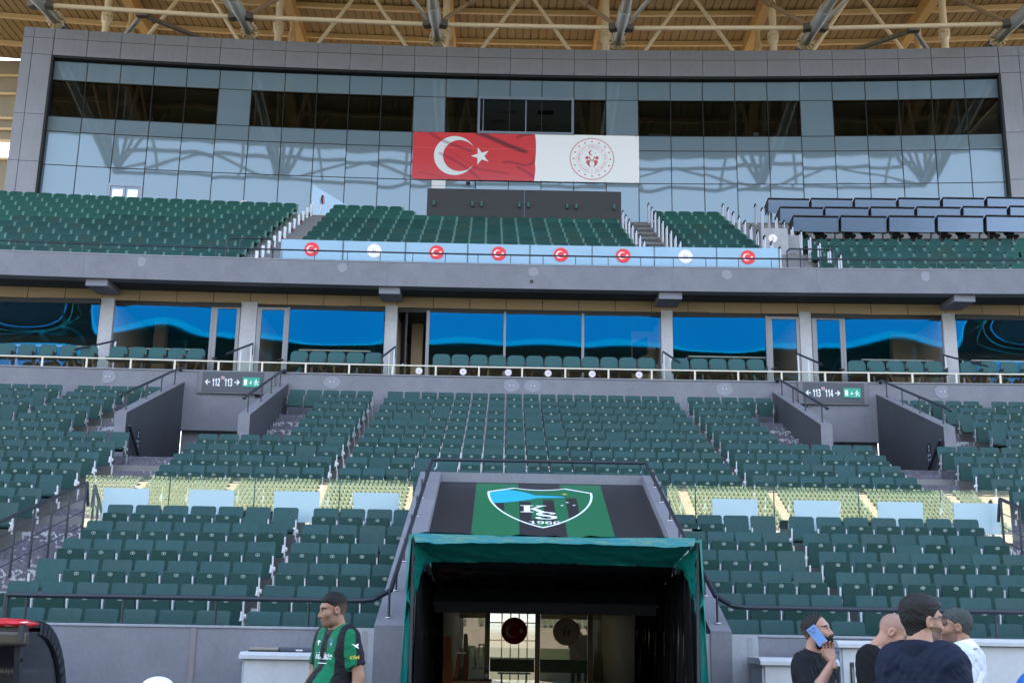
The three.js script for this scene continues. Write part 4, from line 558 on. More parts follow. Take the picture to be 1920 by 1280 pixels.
// white posted glass barrier on the left stair, and stair rail posts
{
  const t = thing('stair_barrier', 'glass stair barrier with white posts and red stickers on the upper left stair', 'barrier');
  const red = std([0.42, 0.03, 0.05], 0.5, { map: flagDisc });
  for (let i = 0; i < 12; i++) { const z = -36.6 - i * 0.92, y = UF(10) + (-36.6 - z + 0.3) * 0.5295 - 0.1, x = -8.18 - i * 0.012, Z = bz(x, z); mesh('post', bx(x - 0.05, x + 0.05, y, y + 1.02, Z - 0.03, Z + 0.03, 0.01), mat.white, t); if (i < 11) { const z2 = bz(x, z - 0.92); mesh('glass_pane', slab([x, y + 0.1, Z - 0.05], [x, y + 0.58, z2 + 0.05], [x, y + 1.45, z2 + 0.05], [x, y + 0.97, Z - 0.05], 0.012), glass([0.88, 0.94, 0.97], { ior: 1.7 }), t); if (i % 2 === 0) disc('round_sticker', 0.2, [x + 0.02, y + 0.78, (Z + z2) / 2], red, t, Math.PI / 2); } }
  const bar = thing('top_glass_barrier', 'glass barrier with slim white posts at the head of the left stair', 'barrier'); for (let i = 0; i < 5; i++) { const x = -8.3 + i * 0.33, z = bz(x, -47) - i * 0.1; mesh('post', bx(x - 0.03, x + 0.03, 17.95, 18.95, z - 0.02, z + 0.02), mat.white, bar); } mesh('glass_pane', slab([-8.35, 18.0, -46.8], [-6.95, 18.0, -47.2], [-6.95, 19.0, -47.2], [-8.35, 19.75, -46.8], 0.012), glass([0.8, 0.9, 0.97], { ior: 1.7 }), bar); disc('round_sticker', 0.2, [-7.9, 19.1, -46.9], red, bar, 1.3); disc('round_sticker', 0.2, [-7.4, 18.75, -47.1], red, bar, 1.3);
  const loop = (h) => mg([pipe([[0, 0, 0.12], [0, h - 0.05, 0.12], [0, h, 0.07], [0, h, -0.07], [0, h - 0.05, -0.12], [0, 0, -0.12]], 0.03, 8)]);
  const LG = loop(0.98), cap = pipe([[0, 0.9, 0.13], [0, 0.985, 0.075], [0, 0.985, -0.075], [0, 0.9, -0.13]], 0.034, 8);
  const proto = new THREE.Group(); mesh('post', LG, mat.steel, proto); mesh('grip', cap, mat.rail, proto); let first = true;
  for (const [x0, dx, k0, k1, w] of [[4.47, 0.012, 2, 9, 'left side of the right stair'], [5.78, 0, 0, 9, 'right side of the right stair'], [8.86, 0, 0, 9, 'left side of the far right stair'], [10.2, 0.03, 0, 10, 'right side of the far right stair']]) for (let k = k0; k <= k1; k++) { const o = first ? proto : proto.clone(); first = false; const x = x0 + dx * k, z = UZ(k) + 0.42; o.name = num('rail_loop'); scene.add(o); o.position.set(x, UF(k), bz(x, z)); tag(o, `steel loop post, ${ord(k - k0 + 1)} from the top, ${w}`, 'rail post', 'loop rail posts of the upper stairs'); }
  for (const [a, b, w] of [[-8.5, -7.1, 'left'], [8.42, 9.82, 'right']]) { const o = thing('stair_gate_rail', `dark hoop rail at the foot of the upper ${w} stair`, 'rail', 'hoop rails at the stair foot'); const z = bz(a, -33.9, PIR); mesh('hoop', pipe([[a, 12.0, z], [a, 12.82, z], [a + 0.09, 12.91, z], [b - 0.09, 12.91, z], [b, 12.82, z], [b, 12.0, z]], 0.028, 8), mat.rail, o); mesh('inner_post', rod([a + 0.4, 12, z], [a + 0.4, 12.9, z], 0.02, 6), mat.rail, o); mesh('inner_post', rod([b - 0.4, 12, z], [b - 0.4, 12.9, z], 0.02, 6), mat.rail, o); }
  const gw = thing('stair_wall', 'light grey wall block with a round white sticker beside the press stairs', 'wall'); mesh('wall_block', bx(8.95, 9.9, 13.6, 15.58, -39.95, -39.5), mat.wallLight, gw); disc('round_sticker', 0.16, [9.36, 15.2, -39.49], sealMat, gw); mesh('wall_block', bx(9.9, 10.55, 14.2, 15.5, -40.3, -40.0), mat.wallLight, gw);
}
// press desks
{
  const blueM = phys([0.12, 0.18, 0.28], 0.16, { metalness: 0.3 });
  for (const [q, z, yt, yb, zb, n, x0, w] of [[0, -41.3, 16.7, 16.12, -0.08, 7, 10.58, 1.72], [1, -43.4, 17.82, 17.2, -0.08, 7, 10.61, 1.72], [2, -45.5, 18.97, 18.37, -0.08, 7, 10.65, 1.72]]) for (let i = 0; i < n; i++) {
    const a = x0 + i * (w + 0.04), b = a + w - 0.05, c = (a + b) / 2, Z = bz(c, z) - bz(10.6, z) + z, t = thing('press_desk', `press desk with reflective front panel, ${ord(i + 1)} from the left in the ${['front', 'middle', 'back'][q]} desk row`, 'desk', 'press desks of the upper right block');
    mesh('desk_top', slab([a - 0.02, yt + 0.03, Z + 0.03], [b + 0.02, yt + 0.03, Z + 0.03], [b + 0.02, yt - 0.1, Z - 0.75], [a - 0.02, yt - 0.1, Z - 0.75], 0.035), mat.black, t);
    mesh('front_panel', slab([a, yb, Z - 0.07], [b, yb, Z - 0.07], [b, yt - 0.045, Z], [a, yt - 0.045, Z], 0.02), blueM, t);
    mesh('side_panel', [slab([a - 0.005, yt - 0.5, Z - 0.65], [a - 0.005, yt - 0.5, Z - 0.08], [a - 0.005, yt - 0.02, Z - 0.02], [a - 0.005, yt - 0.14, Z - 0.7], 0.02)], mat.black, t);
    mesh('leg', [box(0.05, 0.75, 0.05, [a + 0.1, yb - 0.3, Z - 0.25], [0.3, 0, 0]), box(0.05, 0.75, 0.05, [b - 0.1, yb - 0.3, Z - 0.25], [0.3, 0, 0])], mat.black, t);
    if (q === 0) for (const s of [0.45, 1.15]) { const ch = thing('press_chair', `black chair tucked behind the ${ord(i + 1)} front press desk, ${s < 1 ? 'left' : 'right'} one`, 'chair', 'black chairs behind the press desks'); mesh('seat', rrect(0.44, 0.42, 0.15, 0.07, 0.02).rotateX(-Math.PI / 2).translate(a + s, yb - 0.02, Z - 0.55), mat.black, ch); mesh('backrest', rrect(0.42, 0.4, 0.12, 0.05, 0.015).translate(a + s, yb + 0.3, Z - 0.85), mat.black, ch); mesh('stem', rod([a + s, yb - 0.55, Z - 0.55], [a + s, yb - 0.04, Z - 0.55], 0.035, 8), mat.alu, ch); mesh('foot', box(0.4, 0.04, 0.05, [a + s, yb - 0.52, Z - 0.55]), mat.black, ch); }
  }
}
// black backdrop wall with small green lamps
{
  const w = thing('backdrop_wall', 'wide charcoal black screen wall behind the upper middle seats', 'screen wall'); mesh('panel', bx(-3.37, 0.6, 17.4, 19.05, -45.35, -45.2), std([0.028, 0.028, 0.032], 0.6), w); mesh('panel', bx(0.61, 4.56, 17.4, 19.05, -45.35, -45.2), std([0.028, 0.028, 0.032], 0.6), w);
  [-3.08, -1.51, -1.14, 0.4, 0.77, 2.35, 2.72, 4.26].forEach((x, i) => { const o = thing('wall_lamp', `small green cylinder lamp, ${ord(i + 1)} from the left on the black screen wall`, 'wall lamp', 'green lamps on the black wall'); mesh('lamp_body', new THREE.CylinderGeometry(0.055, 0.055, 0.2, 12).translate(x, 18.38 - (x + 3) * 0.004, -45.12), std([0.02, 0.1, 0.085], 0.5), o); mesh('bracket', box(0.04, 0.06, 0.08, [x, 18.36, -45.18]), mat.black, o); });
}

// ---------- glazed building above the upper tier ----------
const FX = 0.655, FR = 211, FP = 1.45;
const fz = (x, z = -49) => z + (x - FX) ** 2 / (2 * FR), fa = (x) => -(x - FX) / FR;
{
  const b = thing('glass_building', 'long curved glass fronted building with grey cladding frame above the upper seats', 'building');
  // wavy glass, every sheet a little different
  const sheet = (w, h, sd, amp) => { const nx = 10, ny = 8, g = new THREE.BoxGeometry(w, h, 0.02, nx, ny, 1), P = g.attributes.position, n = vnoise(8, sd); for (let i = 0; i < P.count; i++) if (P.getZ(i) > 0) P.setZ(i, 0.01 + amp * (n((P.getX(i) + w) * 0.11, (P.getY(i) + h) * 0.11) - 0.5)); g.computeVertexNormals(); return g; };
  const rows = [['A', 24.9, 25.78], ['W', 23.18, 24.87], ['B', 22.47, 23.14], ['C', 20.91, 22.43], ['D', 17.9, 20.87]];
  const opq = phys([0.19, 0.27, 0.335], 0.03, { metalness: 0.2, ior: 1.55 }), clear = glass([0.46, 0.52, 0.53], { ior: 1.55 });
  const lib = {}; for (const [r, y0, y1] of rows) lib[r] = Array.from({ length: 5 }, (_, i) => sheet(FP - 0.035, y1 - y0, 100 + i * 7 + y0 | 0, r === 'W' ? 0.003 : 0.0055));
  for (let i = 0; i < 29; i++) {
    const x = FX + (i - 14) * FP, z = fz(x), dark = i < 5 || (i > 5 && i < 11) || (i > 11 && i < 17) || (i > 17 && i < 23) || i > 23;
    for (const [r, y0, y1] of rows) {
      if (r === 'W' && i >= 13 && i <= 15) continue;
      const g = lib[r][Math.floor(rnd() * 5)], win = r === 'W' && dark;
      if (r === 'D' && i === 2) { const o = mesh('glass_panel', new THREE.BoxGeometry(FP - 0.035, 0.7, 0.02), opq, b); o.position.set(x, 20.52, z); o.rotation.y = fa(x); continue; }
      const o = mesh(win ? 'window_pane' : 'glass_panel', g, win ? clear : opq, b); o.position.set(x, (y0 + y1) / 2, z); o.rotation.set((rnd() - 0.5) * 0.003, fa(x) + (rnd() - 0.5) * 0.004, 0);
    }
  }
  const rot = (g, x, y, z) => g.rotateY(fa(x)).translate(x, y, fz(x, z));
  for (let i = 0; i <= 29; i++) { const x = FX + (i - 14.5) * FP; mesh('mullion', rot(box(0.03, 7.9, 0.05), x, 21.85, -49.005), mat.gap, b); }
  for (const y of [24.885, 23.16, 22.45, 20.89]) mesh('transom', ring(y - 0.015, y + 0.015, -49.03, -48.985, FX - 14.5 * FP, FX + 14.5 * FP, 29, 1 / FR), mat.gap, b);
  // dark backing behind the opaque bands
  for (const [y0, y1] of [[24.87, 25.9], [17.7, 23.18]]) mesh('backing', sweep([[-49.2, y0], [-49.06, y0], [-49.06, y1], [-49.2, y1]], FX - 14.6 * FP, FX + 14.6 * FP, 20, 1 / FR), mat.gap, b);
  // rooms behind the windows
  const room = std([0.13, 0.13, 0.125], 0.9), room2 = std([0.22, 0.22, 0.21], 0.9);
  mesh('room_ceiling', ring(25.2, 25.3, -55, -49.2, FX - 21.1, FX + 21.1, 12, 1 / FR), std([0.3, 0.32, 0.33], 0.9), b); mesh('room_floor', ring(22.9, 23.0, -55, -49.2, FX - 21.1, FX + 21.1, 12, 1 / FR), room, b); mesh('room_back', ring(23.0, 25.2, -55.2, -55, FX - 21.1, FX + 21.1, 12, 1 / FR), room, b);
  mesh('ceiling_trim', ring(25.14, 25.19, -54.9, -54.6, FX - 21, FX + 21, 12, 1 / FR), mat.panelBeige, b);
  for (const i of [2, 5, 6, 11, 12, 17, 18, 23, 24, 28]) { const x = FX + (i - 14.5) * FP; mesh('room_partition', rot(box(0.08, 2.2, 5), x, 24.1, -51.8), i === 2 || i === 28 ? std([0.3, 0.36, 0.4], 0.7) : room2, b); }
  for (let i = 0; i < 29; i++) if (i === 5 || i === 11 || i === 17 || i === 23) { const x = FX + (i - 14) * FP; mesh('backing', rot(box(FP, 1.75, 0.03), x, 24.02, -49.08), mat.gap, b); }
  // opened central window
  const fr = std([0.17, 0.21, 0.27], 0.4, { metalness: 0.3 }); const w = new THREE.Group(); w.name = 'open_window'; b.add(w);
  for (const [x0, x1, y0, y1] of [[-1.5, 2.82, 24.8, 24.93], [-1.5, 2.82, 23.13, 23.24], [-1.5, -1.4, 23.24, 24.8], [2.72, 2.82, 23.24, 24.8]]) mesh('window_frame', bx(x0, x1, y0, y1, -49.0, -48.86), fr, w);
  mesh('centre_bar', bx(0.64, 0.69, 23.24, 24.8, -48.98, -48.93), fr, w); mesh('centre_bar', bx(-1.28, -1.24, 23.24, 24.8, -48.98, -48.93), fr, w);
  for (const [x, z, m, s] of [[-0.6, -52, room2, 0.7], [1.6, -51, mat.black, 0.75], [1.5, -52.5, room2, 0.6], [-0.1, -51, room2, 0.7], [-3, -51.5, mat.black, 0.6]]) mesh('ceiling_vent', box(s, 0.03, s * 0.5, [x, 25.17, z]), m, b);
  // small things on the inside sill
  for (const [x, ww, h, m] of [[-12.6, 0.5, 0.28, mat.white], [6.7, 0.9, 0.16, mat.steel], [7.9, 0.35, 0.18, mat.dark], [9.9, 0.45, 0.25, mat.dark], [11.05, 0.2, 0.24, mat.white], [11.8, 0.4, 0.3, mat.dark], [16.2, 0.35, 0.1, mat.white], [-15.9, 0.2, 0.3, mat.dark]]) { const o = thing('desk_monitor', `small ${m === mat.white ? 'white' : m === mat.steel ? 'silver' : 'dark'} monitor or box behind the ${x < -14 ? 'far left' : x < 0 ? 'left' : x < 7 ? 'right of banner' : x < 9 ? 'second right' : x < 10.5 ? 'third right' : x < 11.4 ? 'fourth right' : x < 13 ? 'fifth right' : 'far right'} upper window`, 'monitor'); mesh('screen', box(ww, h, 0.06, [x, 23.26 + h / 2, fz(x, -49.35)]), m, o); mesh('foot', box(ww * 0.4, 0.05, 0.12, [x, 23.2, fz(x, -49.4)]), m, o); }
  // doors at walkway level
  const dx = FX + (2 - 14) * FP, dg = new THREE.Group(); dg.name = 'double_door'; b.add(dg); const dm = std([0.3, 0.36, 0.46], 0.4, { metalness: 0.3 });
  mesh('door_frame', [rot(box(FP, 0.12, 0.1), dx, 20.1, -48.98), rot(box(0.08, 2.2, 0.1), dx - 0.68, 19.0, -48.98), rot(box(0.08, 2.2, 0.1), dx + 0.68, 19.0, -48.98)], dm, dg);
  for (const s of [-0.32, 0.32]) { mesh('door_leaf', rot(box(0.62, 2.15, 0.05), dx + s, 18.97, -49), dm, dg); mesh('door_glass', rot(box(0.42, 0.95, 0.02), dx + s, 19.42, -48.96), phys([0.72, 0.8, 0.86], 0.05, { metalness: 0.7 }), dg); }
  // cladding: two bands along the top, two columns of panels at each end
  const clad = (x, y, w, h, z = -48.72) => { const o = mesh('cladding_panel', rot(box(w - 0.02, h - 0.02, 0.04, [0, 0, 0]), x, y, z), mat.cladding, b); o.rotation.x = 0; return o; };
  for (let i = 0; i < 29; i++) { const x = FX + (i - 14) * FP; clad(x, 26.985, FP, 0.49); clad(x, 26.34, FP, 0.8); }
  for (const s of [-1, 1]) { const e = FX + s * 14.5 * FP; for (const [o, w] of [[0.44, 0.86], [1.1, 0.46]]) for (const [y0, y1] of [[26.74, 27.23], [25.94, 26.74], [23.1, 25.94], [20.9, 23.1], [17.6, 20.9]]) clad(e + s * o, (y0 + y1) / 2, w, y1 - y0); if (s > 0) for (const [y0, y1] of [[26.74, 27.23], [25.94, 26.74], [23.1, 25.94], [20.9, 23.1], [17.6, 20.9]]) clad(e + 1.9, (y0 + y1) / 2, 1.1, y1 - y0); mesh('reveal', rot(box(0.1, 8.2, 0.34), e, 21.8, -48.86), mat.gap, b); mesh('end_backing', rot(box(s > 0 ? 2.5 : 1.34, 9.6, 0.3), e + s * (s > 0 ? 1.3 : 0.68), 22.4, -48.92), mat.gap, b); mesh('side_wall', bx(s > 0 ? e + 2.3 : e - 1.36, s > 0 ? e + 2.5 : e - 1.2, 17, 27.2, -60, fz(e, -48.8)), mat.cladding, b); }
  mesh('top_backing', sweep([[-49.2, 25.86], [-48.76, 25.86], [-48.76, 27.2], [-49.2, 27.2]], FX - 14.6 * FP, FX + 14.6 * FP, 20, 1 / FR), mat.gap, b);
  mesh('flat_roof', ring(26.9, 27.15, -60, -49.2, FX - 22, FX + 23, 16, 1 / FR), mat.dark, b);
  mesh('rear_wall', bx(-22, 24, 18, 27.0, -60.3, -60), mat.concrete, b);
  // flag banner
  const art = canvasTex(2048, 453, (x, W, H) => {
    x.fillStyle = '#f1f3f6'; x.fillRect(0, 0, W, H); const e = W * 0.545;
    sealDraw(x, W * 0.792, H * 0.508, H * 0.445, '#bf5763');
    x.globalCompositeOperation = 'destination-over'; x.fillStyle = '#f1f3f6'; x.fillRect(0, 0, W, H); x.globalCompositeOperation = 'source-over';
    x.save(); x.beginPath(); x.moveTo(0, 0); x.lineTo(e - 16, 0); x.bezierCurveTo(e + 4, H * 0.08, e, H * 0.4, e - 6, H * 0.55); x.bezierCurveTo(e - 14, H * 0.65, e + 2, H * 0.7, e - 8, H * 0.85); x.lineTo(e - 16, H); x.lineTo(0, H); x.closePath(); x.clip();
    const g = x.createLinearGradient(0, 0, 0, H); g.addColorStop(0, '#d2343a'); g.addColorStop(0.5, '#cf353d'); g.addColorStop(1, '#cf4c58'); x.fillStyle = g; x.fillRect(0, 0, W, H);
    const cx = 0.186 * W, cy = H * 0.49, r = H * 0.415; x.fillStyle = '#dfe6ea'; x.beginPath(); x.arc(cx, cy, r, 0, 7); x.fill(); x.save(); x.beginPath(); x.arc(cx + r * 0.235, cy, r * 0.8, 0, 7); x.fillStyle = g; x.fill(); x.restore(); star(x, 0.3 * W + 0, cy, r * 0.47, '#e3e9ec', Math.PI);
    // the printed folds of the flag
    const fold = (p, w, a) => { x.save(); x.filter = 'blur(7px)'; x.strokeStyle = `rgba(60,10,30,${a})`; x.lineWidth = w; x.lineCap = 'round'; x.beginPath(); x.moveTo(p[0] * W, p[1] * H); x.bezierCurveTo(...p.slice(2).map((v, i) => v * (i % 2 ? H : W))); x.stroke(); x.restore(); };
    fold([0.07, 0.0, 0.12, 0.2, 0.2, 0.28, 0.26, 0.4], 20, 0.35); fold([0.28, 0.0, 0.36, 0.1, 0.4, 0.26, 0.5, 0.38], 34, 0.55); fold([0.31, 0.02, 0.38, 0.14, 0.44, 0.3, 0.49, 0.36], 22, 0.4); fold([0.12, 0.45, 0.2, 0.6, 0.26, 0.8, 0.3, 1.0], 18, 0.32); fold([0.4, 0.62, 0.46, 0.55, 0.5, 0.8, 0.54, 0.56], 16, 0.42); fold([0.46, 0.7, 0.5, 0.8, 0.53, 0.86, 0.54, 0.95], 16, 0.35); fold([0.27, 0.74, 0.33, 0.82, 0.37, 0.8, 0.42, 0.86], 18, 0.25); fold([0.46, 0.08, 0.49, 0.02, 0.5, 0.0, 0.52, 0.0], 24, 0.4); fold([0.03, 0.86, 0.1, 0.9, 0.14, 0.98, 0.18, 1.0], 14, 0.18); fold([0.14, 0.3, 0.2, 0.5, 0.22, 0.62, 0.29, 0.72], 10, 0.15);
    x.restore(); x.fillStyle = 'rgba(255,255,255,0.28)'; x.fillRect(0, H * 0.325, W, 3);
  });
  const bn = thing('flag_banner', 'wide banner with a red crescent flag and a white field with a round seal', 'banner');
  mesh('printed_sheet', ((g) => { const P = g.attributes.position, U = g.attributes.uv, n = vnoise(16, 77); for (let i = 0; i < P.count; i++) { const x = P.getX(i), y = P.getY(i); U.setXY(i, x / 10.1 + 0.5, y / 2.24 + 0.5); P.setZ(i, P.getZ(i) + 0.02 * (n(x * 0.07 + 0.5, y * 0.1 + 0.5) - 0.5)); } g.computeVertexNormals(); return g; })(new THREE.BoxGeometry(10.1, 2.24, 0.012, 40, 10, 1)).translate(0.69, 22.025, -48.9), std([1, 1, 1], 0.6, { map: art }), bn);
  for (let i = 0; i < 8; i++) for (const y of [20.93, 23.12]) mesh('eyelet', new THREE.CylinderGeometry(0.02, 0.02, 0.02, 8).rotateX(Math.PI / 2).translate(-4.25 + i * 1.41, y, -48.885), mat.steel, bn);
  const nt = thing('notice_board', 'white folded notice sheet on the glass just under the flag banner', 'notice'); mesh('sheet', bx(-3.47, -2.86, 20.3, 20.86, -48.93, -48.9), mat.white, nt); mesh('fold_line', bx(-3.47, -2.86, 20.6, 20.615, -48.9, -48.893), mat.alu, nt);
  const cm = thing('dome_camera', 'small dark dome camera hanging below the red half of the banner', 'camera'); mesh('dome', new THREE.SphereGeometry(0.1, 12, 8).translate(-1.85, 20.75, -48.85), mat.dark, cm); mesh('bracket', box(0.1, 0.06, 0.12, [-1.85, 20.84, -48.9]), mat.alu, cm);
  for (const [x, s] of [[-15.15, 0.24], [-11.2, 0.2]]) { const o = thing('round_sign', `round white sticker on the glass at walkway level, ${s > 0.22 ? 'nearest the double door' : 'right of the double door'}`, 'sticker'); disc('sticker_disc', s, [x - (s > 0.22 ? 3.2 : 0.4), 19.5 - (s > 0.22 ? 0 : 0.12), fz(x - 2, -48.9)], sealMat, o); }
}
// ---------- stadium roof ----------
{
  const planes = [-20.9, -12.2, -3.5, 4.9, 13.6, 22.3], B = (x, z) => z + (x - 0.8) ** 2 / 440;
  const tan = std([0.62, 0.37, 0.13], 0.65), cream = std([0.72, 0.5, 0.26], 0.5), creamL = std([0.8, 0.63, 0.42], 0.45), greyT = std([0.44, 0.39, 0.32], 0.4, { metalness: 0.2 }), dk = std([0.12, 0.1, 0.08], 0.5);
  const r = thing('stadium_roof', 'wide tan metal stadium roof on cream steel trusses above the building', 'roof');
  const DH = (z) => 34.95 + (z + 60) * 0.002;
  // ribbed deck
  { const pos = [], uv = []; let x = -34; const zs = [-68, -44, -19.9]; while (x < 35) { const p = [[0, 0], [0.36, 0], [0.385, 0.06], [0.425, 0.06], [0.45, 0]]; for (let i = 0; i < 4; i++) for (let s = 0; s < 2; s++) { const a = p[i], b = p[i + 1], v = (q, z) => [x + q[0], DH(z) + q[1], B(x, z)]; const A = v(a, zs[s]), Bq = v(b, zs[s]), C = v(b, zs[s + 1]), D = v(a, zs[s + 1]); pos.push(...A, ...Bq, ...C, ...A, ...C, ...D); uv.push(A[0], A[2], Bq[0], Bq[2], C[0], C[2], A[0], A[2], C[0], C[2], D[0], D[2]); } x += 0.45; } const g = new THREE.BufferGeometry(); g.setAttribute('position', new THREE.Float32BufferAttribute(pos, 3)); g.setAttribute('uv', new THREE.Float32BufferAttribute(uv, 2)); g.computeVertexNormals(); mesh('ribbed_deck', g, std([0.42, 0.265, 0.11], 0.6, { map: T.streak, side: THREE.DoubleSide }), r); }
  mesh('deck_topping', sweep([[-68.2, DH(-66) + 0.07], [-19.8, DH(-22.5) + 0.07], [-19.8, DH(-22.5) + 0.3], [-68.2, DH(-66) + 0.3]], -34, 35, 20, 1 / 220), mat.dark, r);
  for (let z = -21.5; z > -67; z -= 3.4) mesh('purlin', ring(DH(z) - 0.3, DH(z) - 0.02, z - 0.09, z + 0.09, -34, 35, 20, 1 / 220), cream, r);
  mesh('edge_gutter', ring(DH(-22.5) - 0.5, DH(-22.5) + 0.35, -19.95, -19.65, -34, 35, 24, 1 / 220), cream, r);
  const flange = (p, q, rad, n = 10) => { const d = new THREE.Vector3(...q).sub(new THREE.Vector3(...p)).normalize(), Q = new THREE.Quaternion().setFromUnitVectors(new THREE.Vector3(0, 1, 0), d), l = [new THREE.CylinderGeometry(rad * 1.55, rad * 1.55, 0.05, 20).translate(0, 0, 0)]; l.push(new THREE.CylinderGeometry(rad * 1.5, rad, 0.3, 20, 1, true).translate(0, -0.18, 0)); for (let i = 0; i < n; i++) { const a = i / n * 6.283; l.push(box(rad * 0.5, 0.42, 0.025, [rad * 1.3, 0, 0]).rotateY(a)); l.push(new THREE.CylinderGeometry(0.03, 0.03, 0.14, 6).translate(rad * 1.35 * Math.cos(a + 0.3), 0, rad * 1.35 * Math.sin(a + 0.3))); } return mg(l).applyQuaternion(Q).translate(...p); };
  planes.forEach((X) => {
    const P = (h, z, dx = 0) => [X + dx, h, B(X, z)];
    mesh('rafter', slab([X - 0.25, DH(-22.8) - 0.02, B(X, -20.2)], [X + 0.25, DH(-22.8) - 0.02, B(X, -20.2)], [X + 0.25, DH(-66) - 0.02, B(X, -66)], [X - 0.25, DH(-66) - 0.02, B(X, -66)], 0.75), tan, r);
    const so = Math.sign(X - 0.7);
    const ch = mesh('truss_chord', [rod(P(28.7, -28.7), P(27.85, -44.6), 0.25, 16), rod(P(27.85, -44.6), P(28.28, -49.9), 0.24, 16)], greyT, r);
    mesh('sleeve', [rod(P(27.98, -43.0), P(27.92, -43.8), 0.285, 16), rod(P(28.0, -46.4), P(28.16, -48.3), 0.28, 16)], std([0.5, 0.49, 0.46], 0.35), ch);
    mesh('chord_tail', rod(P(28.3, -49.9), P(28.9, -54.5), 0.2, 14), dk, r); mesh('flange', flange(P(28.28, -49.9), P(28.2, -48), 0.26, 12), creamL, r);
    for (const s of [-1, 1]) mesh('node_bracket', box(0.34, 0.3, 0.36, [X + s * 0.36, 28.08, B(X, -48.2)], [0, s * 0.3, 0]), dk, r);
    mesh('strut', rod([X + so * 0.3, 28.2, B(X, -48.1)], [X + so * 2.8, 30.2, B(X, -45)], 0.1, 10), greyT, r);
    mesh('strut', [rod([X - so * 0.2, 28.4, B(X, -48.6)], [X - so * 1.9, 31.2, B(X, -51)], 0.1, 10), flange([X - so * 1.5, 30.55, B(X, -50.4)], [X - so * 1.9, 31.2, B(X, -51)], 0.12, 8)], std([0.34, 0.22, 0.12], 0.6), r);
    mesh('column', [rod(P(26.5, -56), P(34.9, -56), 0.19, 14)], creamL, r); mesh('column_flange', [flange(P(31.75, -56), P(33, -56), 0.19, 10), flange(P(31.85, -56), P(28, -56), 0.19, 10)], creamL, r);
    mesh('column', rod(P(27, -59.5), P(34.9, -59.5), 0.14, 12), cream, r); mesh('column_flange', [flange(P(33.1, -59.5), P(34, -59.5), 0.14, 8), flange(P(33.2, -59.5), P(29, -59.5), 0.14, 8)], cream, r);
    // fan of struts at the front tip
    for (const [dx, z] of [[0, -22], [-1.7, -24], [1.7, -24], [-1.7, -32], [1.7, -32], [0, -35]]) mesh('strut', rod(P(28.7, -28.7), P(DH(z) - 0.1, z, dx), 0.11, 8), cream, r);
    mesh('strut', rod(P(28.0, -40.5), P(DH(-35) - 0.1, -35), 0.1, 8), cream, r);
    mesh('tip_node', new THREE.SphereGeometry(0.33, 14, 10).translate(...P(28.7, -28.7)), greyT, r);
  });
  for (let i = 0; i + 1 < planes.length; i++) {
    const a = planes[i], b = planes[i + 1], m = (a + b) / 2;
    mesh('long_pipe', rod([a + 0.5, 28.06, B(a, -48.2)], [b - 0.5, 28.06, B(b, -48.2)], 0.105, 12), creamL, r);
    mesh('long_pipe', [rod([a, 28.5, B(a, -28.7)], [b, 28.5, B(b, -28.7)], 0.12, 8), rod([a, 31.4, B(a, -25.4)], [b, 31.4, B(b, -25.4)], 0.14, 8)], cream, r);
    for (const s of [-1, 1]) { mesh('brace', rod([m + s * 0.1, 34.4, B(m, -56)], [m + s * 4.2, 28.1, B(m, -56)], 0.1, 10), creamL, r); mesh('brace', rod([m, 31.4, B(m, -25.4)], [m + s * 4.1, 28.6, B(m, -28.6)], 0.09, 8), cream, r); mesh('brace', rod([m + s * 2.2, 28.5, B(m, -28.7)], [m + s * 3.2, DH(-32) - 0.1, B(m, -32)], 0.08, 8), cream, r); }
    if (i === 0 || i === 4) { const bk = mesh('strut_bracket', box(0.5, 0.25, 0.3, [m, 27.98, B(m, -48.3)]), dk, r); for (const s of [-1, 1]) mesh('dark_strut', rod([m + s * 0.1, 27.95, B(m, -48.4)], [m + s * 2.8, 28.75, B(m, -53)], 0.12, 10), std([0.28, 0.23, 0.17], 0.45, { metalness: 0.2 }), r); }
  }
  // rear cladding of the stand beyond the building, with a slot of daylight
  const rw = thing('rear_cladding', 'tan corrugated rear wall of the stand beside the glass building', 'wall');
  const pm = std([0.42, 0.34, 0.22], 0.7, { map: T.streak });
  for (let i = 0; i < 40; i++) { const x = -46 + i * 2.3; for (const [y0, y1] of [[18, 20.6], [20.6, 23.2], [23.2, 25.6], [25.6, 28.4], [29.6, 31.0], [31.0, 32.6], [32.6, 34.9]]) if (x < -18 || x > 18 || y0 > 27) mesh('wall_panel', bx(x, x + 2.28, y0 + 0.015, y1 - 0.015, -66.06, -66), pm, rw); }
  for (const y of [28.4, 29.55, 30.3, 31.0, 32.6, 33.8]) mesh('wall_rail', bx(-46, 46, y - 0.07, y + 0.07, -65.98, -65.8), cream, rw);
  struct('rear_backing', [bx(-46, -21, 0, 28.35, -66.4, -66.1), bx(22, 46, 0, 28.35, -66.4, -66.1)], mat.concrete);
}
